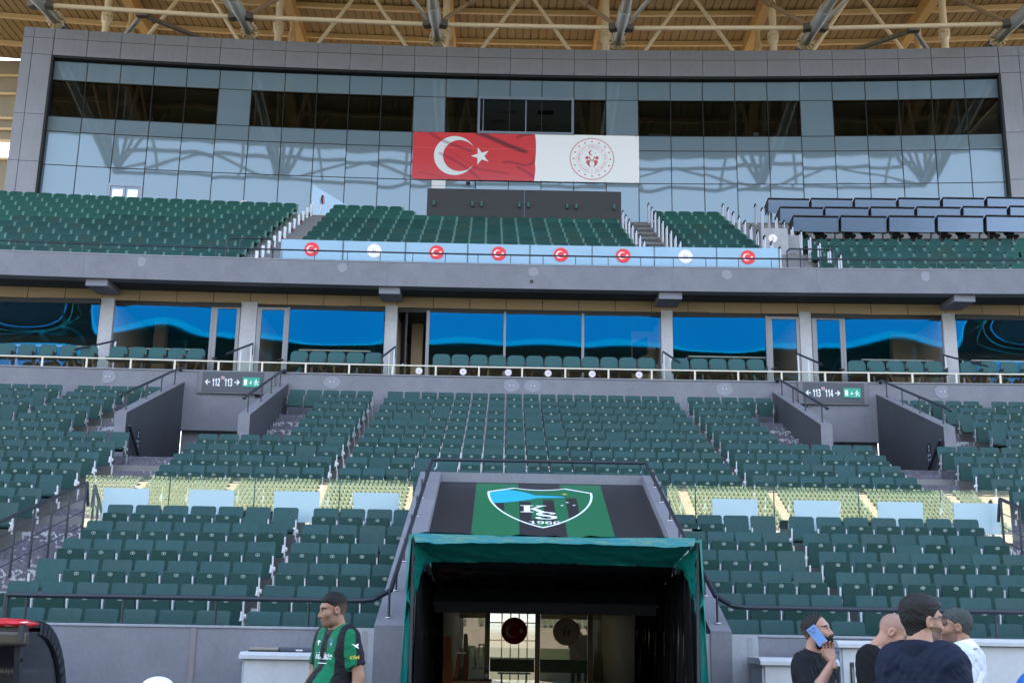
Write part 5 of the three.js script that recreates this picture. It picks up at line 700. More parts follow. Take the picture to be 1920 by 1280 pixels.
// ---------- the stand across the pitch, seen in the glass ----------
{
  const D = -20.7, o = thing('opposite_stand', 'sunlit stand with green seats and truss roof across the pitch', 'grandstand');
  const cM = std([0.55, 0.5, 0.42], 0.85, { map: T.concrete });
  mesh('lower_terrace', sweep([[88, 0], [88, 1.6], [88.01, 1.6], [106, 8.4], [106, 0]], -70, 70, 1, 0), cM, o);
  mesh('box_band', sweep([[106, 8.0], [106, 12.6], [108, 12.6], [108, 8.0]], -70, 70, 1, 0), mat.wallDark, o);
  mesh('parapet', sweep([[105.5, 11.4], [105.5, 12.3], [105.9, 12.3], [105.9, 11.4]], -70, 70, 1, 0), cM, o); mesh('parapet', sweep([[105.6, 7.6], [105.6, 8.9], [105.8, 8.9], [105.8, 7.6]], -70, 70, 1, 0), cM, o);
  mesh('upper_terrace', sweep([[106, 12.0], [106, 12.1], [122, 20.6], [122, 12.0]], -70, 70, 1, 0), cM, o);
  mesh('roof', sweep([[96, 33.6], [96, 34.2], [136, 33.0], [136, 32.4]], -72, 72, 1, 0), std([0.12, 0.09, 0.06], 0.8), o);
  mesh('roof_edge', sweep([[95.4, 33.6], [95.4, 34.15], [96, 34.15], [96, 33.6]], -72, 72, 1, 0), mat.white, o);
  const tr = []; for (let x = -67; x <= 67; x += 8.4) { tr.push(rod([x, 29, 101], [x, 27, 126], 0.3, 8), rod([x, 29, 101], [x, 33.4, 97], 0.14, 6), rod([x, 29, 101], [x + 2, 33.4, 100], 0.12, 6), rod([x, 29, 101], [x - 2, 33.4, 100], 0.12, 6), rod([x, 29, 101], [x + 8.4, 29, 101], 0.14, 6), rod([x + 4.2, 31.5, 98.5], [x, 29, 101], 0.1, 6), rod([x + 4.2, 31.5, 98.5], [x + 8.4, 29, 101], 0.1, 6)); } mesh('roof_truss', tr, std([0.66, 0.56, 0.4], 0.5), o);
  mesh('rear_wall', bx(-72, 72, 0, 32, 136, 136.4), cM, o);
  for (const c of o.children) c.position.z = D;
  const g = mg([box(0.36, 0.42, 0.08, [0, 0.6, 0]), box(0.36, 0.1, 0.36, [0, 0.42, -0.2])]), im = new THREE.InstancedMesh(g, std([0.15, 0.2, 0.13], 0.35), 7200); let n = 0; const m = new THREE.Matrix4();
  for (let k = 0; k < 18; k++) for (let x = -55; x < 55 && n < 3700; x += 0.52) { if (Math.abs(((x + 200) % 8.4) - 4.2) < 0.6) continue; m.setPosition(x, 1.65 + k * 0.37, 88.7 + k * 0.98 - 0.2); im.setMatrixAt(n++, m); }
  for (let k = 0; k < 15; k++) for (let x = -55; x < 55 && n < 7200; x += 0.52) { if (Math.abs(((x + 203) % 10.4) - 5.2) < 0.7) continue; m.setPosition(x, 12.4 + k * 0.557, 106.8 + k * 1.05); im.setMatrixAt(n++, m); }
  im.count = n; im.name = 'seat'; im.userData = { kind: 'stuff' }; im.castShadow = im.receiveShadow = true; im.position.z = D; o.add(im);
}

// ---------- things standing along the pitch wall ----------
const paintW = std([0.66, 0.68, 0.72], 0.4, { map: T.streak }), paintG = std([0.38, 0.41, 0.46], 0.45);
function cabinet(name, label, x0, x1, h, z0, z1, opt = {}) {
  const c = thing(name, label, 'cabinet');
  mesh('cabinet_body', bx(x0, x1, 0, h - 0.07, z0, z1 - 0.02), paintG, c);
  mesh('front_panel', bx(x0 + 0.03, x1 - 0.03, 0.05, h - 0.085, z1 - 0.021, z1, 0.004), paintW, c);
  const s = new THREE.Shape([[z0 - 0.03, h - 0.07], [z1 + 0.05, h - 0.07], [z1 + 0.05, h - 0.035], [z1 - 0.02, h], [z0 - 0.03, h]].map(p => new THREE.Vector2(...p)));
  const lid = new THREE.ExtrudeGeometry(s, { depth: x1 - x0 + 0.06, bevelEnabled: true, bevelSize: 0.004, bevelThickness: 0.004, bevelSegments: 1 }).rotateY(-Math.PI / 2).translate(x1 + 0.03, 0, 0);
  mesh('sloped_lid', lid, paintW, c);
  for (const hx of opt.handles || []) { mesh('handle_recess', bx(hx - 0.024, hx + 0.024, h - 0.5, h - 0.24, z1, z1 + 0.006), mat.dark, c); mesh('handle_lever', bx(hx - 0.012, hx + 0.012, h - 0.48, h - 0.3, z1 + 0.006, z1 + 0.03, 0.004), mat.alu, c); }
  for (const [lx, ly] of opt.lamps || []) { const l = mesh('red_button', new THREE.CylinderGeometry(0.017, 0.019, 0.03, 14).rotateX(Math.PI / 2).translate(lx, ly, z1 + 0.012), std([0.6, 0.06, 0.06], 0.35), c); mesh('button_tag', bx(lx - 0.02, lx + 0.02, ly + 0.035, ly + 0.05, z1, z1 + 0.004), mat.dark, l); }
  for (const [a, b, y0, y1] of opt.plates || []) mesh('name_plate', bx(a, b, y0, y1, z1, z1 + 0.005), std([0.1, 0.1, 0.11], 0.4, { metalness: 0.4 }), c);
  for (const [lx, ly] of opt.locks || []) mesh('lock', new THREE.CylinderGeometry(0.014, 0.014, 0.02, 12).rotateX(Math.PI / 2).translate(lx, ly, z1 + 0.006), mat.alu, c);
  mesh('hinge_pin', rod([x0 - 0.03, h - 0.13, z1 - 0.06], [x0, h - 0.13, z1 - 0.06], 0.012, 6), mat.alu, c);
  return c;
}
cabinet('electrical_cabinet', 'white electrical cabinet with flat equipment lying on its sloped lid, near the jersey man', -3.02, -2.2, 1.29, -14.8, -14.2);
cabinet('electrical_cabinet', 'low white electrical cabinet with two red buttons behind the man on the phone', 3.04, 3.9, 1.32, -14.8, -14.15, { lamps: [[3.48, 1.1], [3.59, 1.1]], plates: [[3.5, 3.66, 1.185, 1.22]] });
cabinet('electrical_cabinet', 'tall white electrical cabinet with a black handle between the phone man and bald man', 3.97, 4.95, 1.53, -14.82, -14.2, { handles: [4.1] });
cabinet('electrical_cabinet', 'white electrical cabinet at the far end of the wall, behind the white shirt', 5.36, 7.3, 1.575, -14.82, -14.2, { plates: [[5.46, 5.62, 1.42, 1.48]], locks: [[5.6, 1.05]] });
{
  const t = thing('flat_case', 'flat grey metal case lying on the cabinet lid', 'case'); mesh('case_body', bx(-2.96, -2.62, 1.31, 1.345, -14.55, -14.28, 0.008), std([0.3, 0.29, 0.27], 0.3, { metalness: 0.6 }), t); mesh('case_base', bx(-2.97, -2.61, 1.296, 1.31, -14.56, -14.27), mat.dark, t);
  const k = thing('patterned_pouch', 'long dark patterned pouch lying on the cabinet lid beside the flat case', 'pouch'); mesh('pouch_body', new RoundedBoxGeometry(0.52, 0.05, 0.2, 2, 0.02).translate(-2.36, 1.32, -14.4), std([0.6, 0.6, 0.65], 0.6, { map: canvasTex(256, 64, (x) => { x.fillStyle = '#1a1c28'; x.fillRect(0, 0, 256, 64); x.strokeStyle = '#8d93a6'; x.lineWidth = 2; for (let i = -64; i < 256; i += 14) { x.beginPath(); x.moveTo(i, 0); x.lineTo(i + 64, 64); x.moveTo(i + 64, 0); x.lineTo(i, 64); x.stroke(); } }) }), k); mesh('label_patch', bx(-2.42, -2.34, 1.31, 1.325, -14.302, -14.298), mat.white, k);
}
// dugout at the left edge
{
  const d = thing('dugout', 'black framed curved dugout shelter with clear end panel at the left edge', 'dugout'), x1 = -4.98, x0 = -9.5;
  const fr = std([0.02, 0.023, 0.03], 0.35);
  const arch = []; arch.push([-12.62, 1.5], [-13.05, 1.53]); for (let i = 1; i <= 12; i++) { const a = i / 12 * Math.PI / 2; arch.push([-13.05 - 0.98 * Math.sin(a), 0.53 + 1.0 * Math.cos(a)]); } arch.push([-14.05, 0.02]);
  const rib = (x, w, pts, t) => { const l = []; for (let i = 0; i + 1 < pts.length; i++) { const a = pts[i], b = pts[i + 1], L = Math.hypot(b[0] - a[0], b[1] - a[1]); l.push(box(w, t, L + 0.02, [x, (a[1] + b[1]) / 2, (a[0] + b[0]) / 2], [Math.atan2(a[1] - b[1], a[0] - b[0]) * 1, 0, 0].map((v, i) => i === 0 ? -Math.atan2(a[1] - b[1], a[0] - b[0]) : v))); } return mg(l); };
  mesh('end_arch', rib(x1 - 0.03, 0.06, arch, 0.14), fr, d);
  mesh('front_rib', rib(x1 - 0.03, 0.06, [[-12.62, 1.5], [-12.66, 1.2], [-12.75, 0.8], [-12.8, 0.02]], 0.09), fr, d);
  const s = new THREE.Shape([...arch.map(p => new THREE.Vector2(p[0], p[1])), new THREE.Vector2(-12.8, 0.02)]);
  mesh('end_panel', new THREE.ExtrudeGeometry(s, { depth: 0.008, bevelEnabled: false }).rotateY(-Math.PI / 2).translate(x1 - 0.03, 0, 0), glass([0.62, 0.66, 0.72], { ior: 1.5 }), d);
  { const pos = [], uv = []; for (let i = 1; i + 1 < arch.length; i++) { const [a, b] = [arch[i], arch[i + 1]]; for (const [x, p] of [[x0, a], [x1, a], [x1, b], [x0, a], [x1, b], [x0, b]]) { pos.push(x, p[1] - 0.02, p[0] + 0.02); uv.push(x, p[1]); } } const g = new THREE.BufferGeometry(); g.setAttribute('position', new THREE.Float32BufferAttribute(pos, 3)); g.setAttribute('uv', new THREE.Float32BufferAttribute(uv, 2)); g.computeVertexNormals(); mesh('shell', g, std([0.03, 0.035, 0.045], 0.4, { side: THREE.DoubleSide }), d); }
  mesh('roof_edge', bx(x0, x1, 1.46, 1.54, -12.66, -12.56, 0.01), fr, d); mesh('roof', bx(x0, x1, 1.49, 1.53, -13.08, -12.62), fr, d);
  const back = canvasTex(1024, 320, (x) => { x.fillStyle = '#07101f'; x.fillRect(0, 0, 1024, 320); x.fillStyle = '#8f8f8b'; x.textBaseline = 'alphabetic'; x.textAlign = 'right'; x.save(); x.translate(985, 130); x.scale(1.25, 1); x.font = 'bold 100px sans-serif'; x.fillText('EFORCE', 0, 0); x.restore(); x.font = '46px sans-serif'; x.fillText('er, always together', 915, 210); });
  mesh('back_panel', bx(x0, x1 - 0.08, 0.3, 1.35, -13.86, -13.84), std([0.008, 0.014, 0.03], 0.5), d);
  mesh('printed_lettering', new THREE.PlaneGeometry(1.55, 0.484).translate(x1 - 0.86, 1.1, -13.83), std([1, 1, 1], 0.5, { map: back }), d);
  mesh('bench_seat', bx(x0, x1 - 0.15, 0.4, 0.46, -13.8, -13.35, 0.01), mat.dark, d);
  const bag = thing('red_bag', 'crumpled red plastic bag with white print on the dugout roof', 'bag'); { const g = new THREE.SphereGeometry(1, 28, 16), P = g.attributes.position, n = vnoise(16, 91); for (let i = 0; i < P.count; i++) { const x = P.getX(i), y = P.getY(i), z = P.getZ(i), k = 1 + 0.35 * (n(x * 0.35 + z * 0.2 + 0.5, y * 0.35 + z * 0.3 + 0.5) - 0.5); P.setXYZ(i, x * 0.24 * k, Math.max(-0.036, y * 0.05 * k), z * 0.11 * k); } g.computeVertexNormals(); mesh('bag_body', g.translate(-5.12, 1.572, -12.6), std([1, 1, 1], 0.35, { map: canvasTex(512, 256, (x) => { x.fillStyle = '#c4202c'; x.fillRect(0, 0, 512, 256); x.fillStyle = '#f0e8ea'; for (let i = 0; i < 9; i++) { x.save(); x.translate(i * 60, 100 + (i % 3) * 34); x.rotate(-0.2); x.fillRect(0, 0, 34, 9); x.fillRect(4, 14, 40, 6); x.restore(); } }) }), bag); mesh('knot', new THREE.ConeGeometry(0.05, 0.14, 8).rotateZ(-1.5).translate(-4.86, 1.565, -12.58), std([0.45, 0.02, 0.03], 0.35), bag); }
  const po = thing('dark_pouch', 'shiny dark brown pouch hanging under the dugout roof edge', 'pouch'); mesh('pouch_body', new RoundedBoxGeometry(0.42, 0.15, 0.12, 3, 0.04).translate(-5.08, 1.42, -12.5), std([0.05, 0.04, 0.035], 0.25), po); mesh('strap', bx(-4.95, -4.9, 1.4, 1.56, -12.56, -12.42), mat.dark, po);
}
{
  const b = thing('round_bin', 'white domed top of a round bin at the bottom edge', 'bin'); mesh('bin_body', new THREE.CylinderGeometry(0.115, 0.11, 1.12, 24).translate(-2.52, 0.56, -9), std([0.5, 0.52, 0.56], 0.5), b); mesh('domed_lid', new THREE.SphereGeometry(0.125, 28, 10, 0, 6.284, 0, 1.57).scale(1, 0.72, 1).translate(-2.52, 1.13, -9), std([0.8, 0.82, 0.86], 0.35), b); mesh('rim', new THREE.TorusGeometry(0.124, 0.008, 8, 28).rotateX(1.5708).translate(-2.52, 1.13, -9), std([0.5, 0.52, 0.58], 0.4), b);
  const u = thing('blue_bin', 'bright blue domed container in the bottom corner below the white shirt', 'bin'); mesh('container_body', new THREE.CylinderGeometry(0.21, 0.2, 1.1, 28).translate(4.02, 0.55, -9), std([0.01, 0.1, 0.42], 0.4), u); mesh('domed_lid', new THREE.SphereGeometry(0.215, 28, 12, 0, 6.284, 0, 1.57).translate(4.02, 1.18, -9), std([0.012, 0.13, 0.5], 0.35), u); mesh('neck_band', new THREE.CylinderGeometry(0.216, 0.212, 0.09, 28).translate(4.02, 1.14, -9), std([0.01, 0.1, 0.42], 0.4), u);
}

// ---------- people ----------
// signed distances, joined softly, meshed by surface nets
const V3 = (x, y, z) => [x, y, z], L3 = (a, b, t) => [a[0] + (b[0] - a[0]) * t, a[1] + (b[1] - a[1]) * t, a[2] + (b[2] - a[2]) * t];
const smin = (a, b, k) => { const h = Math.max(0, k - Math.abs(a - b)) / k; return Math.min(a, b) - h * h * k * 0.25; };
const cone = (a, b, ra, rb) => { const d = [b[0] - a[0], b[1] - a[1], b[2] - a[2]], L2 = d[0] ** 2 + d[1] ** 2 + d[2] ** 2 || 1e-9; return (x, y, z) => { const t = Math.max(0, Math.min(1, ((x - a[0]) * d[0] + (y - a[1]) * d[1] + (z - a[2]) * d[2]) / L2)); return Math.hypot(x - a[0] - d[0] * t, y - a[1] - d[1] * t, z - a[2] - d[2] * t) - ra - (rb - ra) * t; }; };
const ell = (c, r) => (x, y, z) => { const p = (x - c[0]) / r[0], q = (y - c[1]) / r[1], s = (z - c[2]) / r[2], k = Math.hypot(p, q, s); return k < 1e-6 ? -Math.min(...r) : k * (k - 1) / Math.hypot(p / r[0], q / r[1], s / r[2]); };
function nets(f, lo, hi, cell, colorFn) {
  const n = [0, 1, 2].map(i => Math.ceil((hi[i] - lo[i]) / cell) + 1), [nx, ny, nz] = n, val = new Float32Array(nx * ny * nz), id = (i, j, k) => (k * ny + j) * nx + i;
  for (let k = 0; k < nz; k++) for (let j = 0; j < ny; j++) for (let i = 0; i < nx; i++) val[id(i, j, k)] = f(lo[0] + i * cell, lo[1] + j * cell, lo[2] + k * cell);
  const at = new Int32Array(nx * ny * nz).fill(-1), pos = [], idx = [], E = [[0, 1], [2, 3], [4, 5], [6, 7], [0, 2], [1, 3], [4, 6], [5, 7], [0, 4], [1, 5], [2, 6], [3, 7]];
  for (let k = 0; k < nz - 1; k++) for (let j = 0; j < ny - 1; j++) for (let i = 0; i < nx - 1; i++) {
    const c = []; let m = 0; for (let q = 0; q < 8; q++) { const v = val[id(i + (q & 1), j + (q >> 1 & 1), k + (q >> 2))]; c.push(v); if (v < 0) m |= 1 << q; } if (m === 0 || m === 255) continue;
    let s = [0, 0, 0], w = 0; for (const [a, b] of E) if ((m >> a & 1) !== (m >> b & 1)) { const t = c[a] / (c[a] - c[b]); s[0] += (a & 1) + ((b & 1) - (a & 1)) * t; s[1] += (a >> 1 & 1) + ((b >> 1 & 1) - (a >> 1 & 1)) * t; s[2] += (a >> 2) + ((b >> 2) - (a >> 2)) * t; w++; }
    at[id(i, j, k)] = pos.length / 3; pos.push(lo[0] + (i + s[0] / w) * cell, lo[1] + (j + s[1] / w) * cell, lo[2] + (k + s[2] / w) * cell);
  }
  const quad = (a, b, c, d, flip) => { if (a < 0 || b < 0 || c < 0 || d < 0) return; flip ? idx.push(a, c, b, a, d, c) : idx.push(a, b, c, a, c, d); };
  for (let k = 1; k < nz - 1; k++) for (let j = 1; j < ny - 1; j++) for (let i = 1; i < nx - 1; i++) {
    const v = val[id(i, j, k)] < 0;
    if (v !== val[id(i + 1, j, k)] < 0) quad(at[id(i, j - 1, k - 1)], at[id(i, j, k - 1)], at[id(i, j, k)], at[id(i, j - 1, k)], !v);
    if (v !== val[id(i, j + 1, k)] < 0) quad(at[id(i - 1, j, k - 1)], at[id(i - 1, j, k)], at[id(i, j, k)], at[id(i, j, k - 1)], !v);
    if (v !== val[id(i, j, k + 1)] < 0) quad(at[id(i - 1, j - 1, k)], at[id(i, j - 1, k)], at[id(i, j, k)], at[id(i - 1, j, k)], !v);
  }
  const g = new THREE.BufferGeometry(), N = new Float32Array(pos.length), C = colorFn && new Float32Array(pos.length), h = cell * 0.5;
  for (let i = 0; i < pos.length; i += 3) { const [x, y, z] = [pos[i], pos[i + 1], pos[i + 2]], q = [f(x + h, y, z) - f(x - h, y, z), f(x, y + h, z) - f(x, y - h, z), f(x, y, z + h) - f(x, y, z - h)], l = Math.hypot(...q) || 1; N.set(q.map(t => t / l), i); if (C) C.set(colorFn(x, y, z, q[2] / l), i); }
  g.setAttribute('position', new THREE.Float32BufferAttribute(pos, 3)); g.setAttribute('normal', new THREE.BufferAttribute(N, 3)); if (C) g.setAttribute('color', new THREE.BufferAttribute(C, 3)); g.setIndex(idx); return g;
}
const all = (...fs) => (k) => (x, y, z) => { let d = fs[0](x, y, z); for (let i = 1; i < fs.length; i++) d = smin(d, fs[i](x, y, z), k); return d; };
const wr = vnoise(32, 301);
// head: centre between the ears, chin at -0.115, crown at 0.12, face towards +z
function headSdf(o = {}) {
  const j = o.jaw ?? 1;
  const mass = all(ell([0, 0.032, -0.016], [0.075, 0.088, 0.097]), ell([0, -0.045, 0.03], [0.057 * j, 0.068, 0.064]), ell([0, -0.09, 0.06], [0.03 * j, 0.027, 0.03]), ell([-0.034, -0.075, 0.01], [0.022 * j, 0.03, 0.035]), ell([0.034, -0.075, 0.01], [0.022 * j, 0.03, 0.035]), ell([-0.036, -0.018, 0.056], [0.028, 0.026, 0.026]), ell([0.036, -0.018, 0.056], [0.028, 0.026, 0.026]), cone([-0.036, 0.03, 0.07], [0.036, 0.03, 0.07], 0.014, 0.014))(0.028);
  const neck = cone([0, -0.06, -0.03], [0, -0.22, -0.05], 0.048 * j, 0.056 * j);
  const nose = all(cone([0, 0.018, 0.08], [0, -0.026, 0.106], 0.008, 0.0125), ell([-0.012, -0.031, 0.093], [0.009, 0.008, 0.011]), ell([0.012, -0.031, 0.093], [0.009, 0.008, 0.011]))(0.01);
  const sock = [-1, 1].map(s => ell([s * 0.032, 0.01, 0.09], [0.02, 0.012, 0.016])), eye = [-1, 1].map(s => ell([s * 0.031, 0.009, 0.068], [0.0125, 0.0115, 0.0125]));
  const lips = all(ell([0, -0.056, 0.087], [0.024, 0.006, 0.012]), ell([0, -0.067, 0.085], [0.021, 0.007, 0.012]))(0.004);
  const ears = [-1, 1].map(s => { const b = ell([s * 0.08, -0.004, -0.012], [0.011, 0.032, 0.021]), d = ell([s * 0.09, 0.0, -0.008], [0.008, 0.02, 0.012]); return (x, y, z) => Math.max(b(x - s * 0.1 * Math.max(0, -z - 0.0) * 0, y, z), -d(x, y, z)); });
  const base = (x, y, z) => { let d = smin(mass(x, y, z), neck(x, y, z), 0.03); for (const q of sock) { const e = -q(x, y, z); const h = Math.max(0, 0.012 - Math.abs(d - e)) / 0.012; d = Math.max(d, e) + h * h * 0.003; } for (const q of eye) d = smin(d, q(x, y, z), 0.004); d = smin(d, nose(x, y, z), 0.014); d = smin(d, lips(x, y, z), 0.006); return d; };
  return { base, full: (x, y, z) => { let d = base(x, y, z); for (const q of ears) d = smin(d, q(x, y, z), 0.008); return d; } };
}
// hand: wrist at origin, fingers towards -y, palm facing +z, thumb on the +x side
function handSdf(curl, spread = 1) {
  const F = [], palm = all(cone([-0.022, -0.03, 0], [-0.026, -0.085, 0.0], 0.017, 0.014), cone([0, -0.02, 0], [0, -0.09, 0], 0.018, 0.014), cone([0.022, -0.03, 0], [0.025, -0.088, 0], 0.017, 0.014), cone([0, 0.03, 0], [0, -0.02, 0], 0.026, 0.022))(0.014);
  [[-0.03, 0.058], [-0.01, 0.072], [0.011, 0.078], [0.031, 0.07]].forEach(([x, len], i) => { let p = [x, -0.09, 0], a = 0.12 * curl; for (const [k, r0, r1] of [[0.46, 0.0092, 0.0085], [0.31, 0.0085, 0.0078], [0.23, 0.0078, 0.007]]) { a += curl * 0.75; const q = [p[0] + x * 0.12 * spread, p[1] - Math.cos(a) * len * k, p[2] + Math.sin(a) * len * k]; F.push(cone(p, q, r0, r1)); p = q; } });
  const t0 = [0.026, -0.03, 0.006], t1 = [0.052, -0.06, 0.022], t2 = [0.056, -0.09, 0.036 + 0.01 * curl]; F.push(cone(t0, t1, 0.014, 0.0105), cone(t1, t2, 0.0105, 0.0085));
  return (x, y, z) => { let d = palm(x, y, z); for (let i = 0; i < F.length; i++) d = smin(d, F[i](x, y, z), 0.005); return d; };
}
function person(o) {
  const P = thing('person', o.label, 'person', undefined, o.at, o.ry * Math.PI / 180), s = o.height / 1.78, S = (p) => p.map(v => v * s);
  const J = { hipL: [0.095, 0.93, 0], hipR: [-0.095, 0.93, 0], kneeL: [0.11, 0.5, 0.02], kneeR: [-0.11, 0.5, 0.02], ankL: [0.115, 0.1, -0.02], ankR: [-0.115, 0.1, -0.02], shL: [0.18, 1.43, -0.01], shR: [-0.18, 1.43, -0.01], elL: [0.245, 1.16, -0.04], elR: [-0.245, 1.16, -0.04], wrL: [0.26, 0.92, 0.03], wrR: [-0.26, 0.92, 0.03], head: [0, 1.66, 0.03], neck: [0, 1.49, -0.02], ...o.joints };
  for (const k in J) J[k] = S(J[k]);
  const lift = o.lift ?? 1, fl = 1.38, w = o.wide ?? 1, belly = o.belly ?? 0;
  const T0 = (f) => (x, y, z) => f(x / w, y / lift, z * fl) * 0.85;
  const tor = all(cone(S([-0.06, 0.95, 0]), S([0.06, 0.95, 0]), 0.13 * s, 0.13 * s), cone(S([-0.05, 1.1, 0.01]), S([0.05, 1.1, 0.01]), 0.125 * s, 0.125 * s), cone(S([-0.075, 1.3, 0]), S([0.075, 1.3, 0]), 0.128 * s, 0.128 * s), cone(S([-0.1, 1.405, -0.01]), S([0.1, 1.405, -0.01]), 0.085 * s, 0.085 * s))(0.12);
  const torso0 = T0(tor), bel = ell(S([0, 1.08, 0.05]), [0.14 * s * w, 0.17 * s, (0.09 + 0.12 * belly) * s]);
  const trap = cone(S([-0.12, 1.44 * lift, -0.02]), S([0.12, 1.44 * lift, -0.02]), 0.05 * s, 0.05 * s), nk = cone(J.neck, L3(J.neck, J.head, 0.6), 0.058 * s, 0.055 * s);
  const torso = (x, y, z) => { let d = smin(torso0(x, y, z), trap(x, y, z), 0.06); return belly ? smin(d, bel(x, y, z), 0.08) : d; };
  const arm = (c, a = 1) => [cone(J['sh' + c], J['el' + c], 0.056 * s * a, 0.041 * s * a), cone(J['el' + c], L3(J['el' + c], J['wr' + c], 0.35), 0.041 * s * a, 0.042 * s * a), cone(L3(J['el' + c], J['wr' + c], 0.35), J['wr' + c], 0.042 * s * a, 0.027 * s * a)];
  const legs = (g) => ['L', 'R'].flatMap(c => [cone(J['hip' + c], J['knee' + c], 0.088 * s + g, 0.058 * s + g), cone(J['knee' + c], J['ank' + c], 0.056 * s + g, 0.038 * s + g)]);
  const arms = [...arm('L'), ...arm('R')], lg = legs(0);
  const body = (x, y, z) => { let d = smin(torso(x, y, z), nk(x, y, z), 0.04); for (const q of arms) d = smin(d, q(x, y, z), 0.025); for (const q of lg) d = smin(d, q(x, y, z), 0.03); return d; };
  const B = [Object.values(J).reduce((m, p) => m.map((v, i) => Math.min(v, p[i])), [9, 9, 9]), Object.values(J).reduce((m, p) => m.map((v, i) => Math.max(v, p[i])), [-9, -9, -9])], pad = 0.16 + 0.1 * belly, lo = B[0].map(v => v - pad), hi = B[1].map(v => v + pad); lo[1] = 0.02; hi[1] = J.head[1] - 0.02;
  const skin = o.skin, skinF = (x, y, z) => { const n = 0.94 + 0.12 * wr(x * 3 + z, y * 3); return skin.map(v => v * n); };
  const parts = [nets(body, lo, hi, 0.014, skinF)];
  // head
  const H = headSdf(o), HM = M4(J.head, [-(o.nod ?? 0) * Math.PI / 180, (o.turn ?? 0) * Math.PI / 180, (o.tilt ?? 0) * Math.PI / 180].map((v, i) => i === 0 ? (o.nod ?? 0) * Math.PI / 180 : v), [s, s, s]);
  const faceF = (x, y, z) => { let c = skinF(x, y, z); const lip = Math.hypot(x / 0.024, (y + 0.061) / 0.011, (z - 0.088) / 0.02) < 1; if (lip) c = [c[0] * 0.85, c[1] * 0.55, c[2] * 0.55]; if (z > 0.04 && Math.abs(Math.hypot((Math.abs(x) - 0.033) / 0.026, (y - 0.034 + Math.abs(Math.abs(x) - 0.03) * 0.25) / 0.0065)) < 1) c = o.hair.map(v => v * 1.1 + 0.008); const e = Math.hypot((Math.abs(x) - 0.031) / 0.0125, (y - 0.009) / 0.006); if (z > 0.066 && e < 1) c = e < 0.5 ? [0.02, 0.012, 0.01] : [0.5, 0.47, 0.45]; else if (z > 0.066 && e < 1.5) c = c.map(v => v * 0.6); if (o.stubble) { const jw = y < -0.025 - 0.35 * Math.max(0, z - 0.05) && y > -0.125 && z > -0.02 && !lip; if (jw) c = c.map((v, i) => v * (1 - o.stubble) + [0.05, 0.045, 0.045][i] * o.stubble); } if (o.shaved && y > 0.03 + z * 0.3 && z < 0.06) c = c.map((v, i) => v * (1 - o.shaved) + [0.09, 0.085, 0.085][i] * o.shaved); return c; };
  parts.push(nets(H.full, [-0.105, -0.2, -0.13], [0.105, 0.135, 0.135], 0.0036, faceF).applyMatrix4(HM));
  for (const c of ['L', 'R']) { const h = (o.hands || {})[c] || {}, f = handSdf(h.curl ?? 0.5), m = c === 'L' ? -1 : 1; const g = nets((x, y, z) => f(x * m, y, z), [-0.085, -0.21, -0.05], [0.085, 0.05, 0.11], 0.0042, skinF); const d = new THREE.Vector3(...J['wr' + c]).sub(new THREE.Vector3(...J['el' + c])).normalize(), q = new THREE.Quaternion().setFromUnitVectors(new THREE.Vector3(0, -1, 0), h.dir ? new THREE.Vector3(...h.dir).normalize() : d); q.multiply(new THREE.Quaternion().setFromAxisAngle(new THREE.Vector3(0, 1, 0), (h.roll ?? (c === 'L' ? -80 : 80)) * Math.PI / 180)); g.applyQuaternion(q); g.scale(s, s, s); g.translate(...J['wr' + c]); parts.push(g); }
  mesh('body', parts, phys([1, 1, 1], 0.5, { vertexColors: true, specularIntensity: 0.6 }), P);
  // shirt or jacket
  const off = o.cloth ?? 0.014, sl = ['L', 'R'].flatMap(c => { const a = J['sh' + c], b = J['el' + c], e = J['wr' + c]; if (o.sleeve === 'long') { const e2 = L3(b, e, 0.93), dd = new THREE.Vector3(e[0] - b[0], e[1] - b[1], e[2] - b[2]).normalize(), k = cone(b, e, 0.05 * s + off * 0.7, 0.036 * s + off * 0.6); return [cone(a, b, 0.064 * s + off * 0.6, 0.05 * s + off * 0.7), (x, y, z) => Math.max(k(x, y, z), (x - e2[0]) * dd.x + (y - e2[1]) * dd.y + (z - e2[2]) * dd.z)]; } const t = o.sleeve ?? 0.75, e1 = L3(a, b, t), d = new THREE.Vector3(b[0] - a[0], b[1] - a[1], b[2] - a[2]).normalize(), k = cone(a, b, 0.064 * s + off * 0.5, 0.062 * s + off * 0.5); return [(x, y, z) => Math.max(k(x, y, z), (x - e1[0]) * d.x + (y - e1[1]) * d.y + (z - e1[2]) * d.z)]; });
  const hem = (o.hem ?? 0.86) * s, ny = J.neck[1] + 0.012;
  const nhole = cone([J.neck[0], J.neck[1] - 0.015, J.neck[2] + 0.012], [J.neck[0] + (J.head[0] - J.neck[0]) * 0.8, J.neck[1] + 0.18, J.neck[2] + 0.05], (o.neckR ?? 0.062) * s, 0.1 * s);
  const wrinkle = o.wrinkle ?? 0.006;
  const shirt = (x, y, z) => { let d = torso(x, y, z) - off; for (const q of sl) d = smin(d, q(x, y, z), 0.035); d += wrinkle * (wr(x * 1.1 + z * 0.9 + 0.3, y * 0.8 + x * 0.5) - 0.5) * 2 + wrinkle * 0.6 * (wr(x * 2.2 + 0.7, y * 2.4 + z * 2) - 0.5); d = Math.max(d, hem - y, -nhole(x, y, z)); return d; };
  const slo = lo.slice(), shi = hi.slice(); slo[1] = hem - 0.03; shi[1] = 1.6 * s * lift;
  mesh(o.topName ?? 'shirt', nets(shirt, slo, shi, 0.0095, o.shirtColor), o.shirtMat, P);
  // trousers and shoes
  const L2 = legs(0.014), tr = (x, y, z) => { let d = torso(x, y, z) - 0.006; for (const q of L2) d = smin(d, q(x, y, z), 0.03); return Math.max(d, y - 0.98 * s, 0.06 - y); };
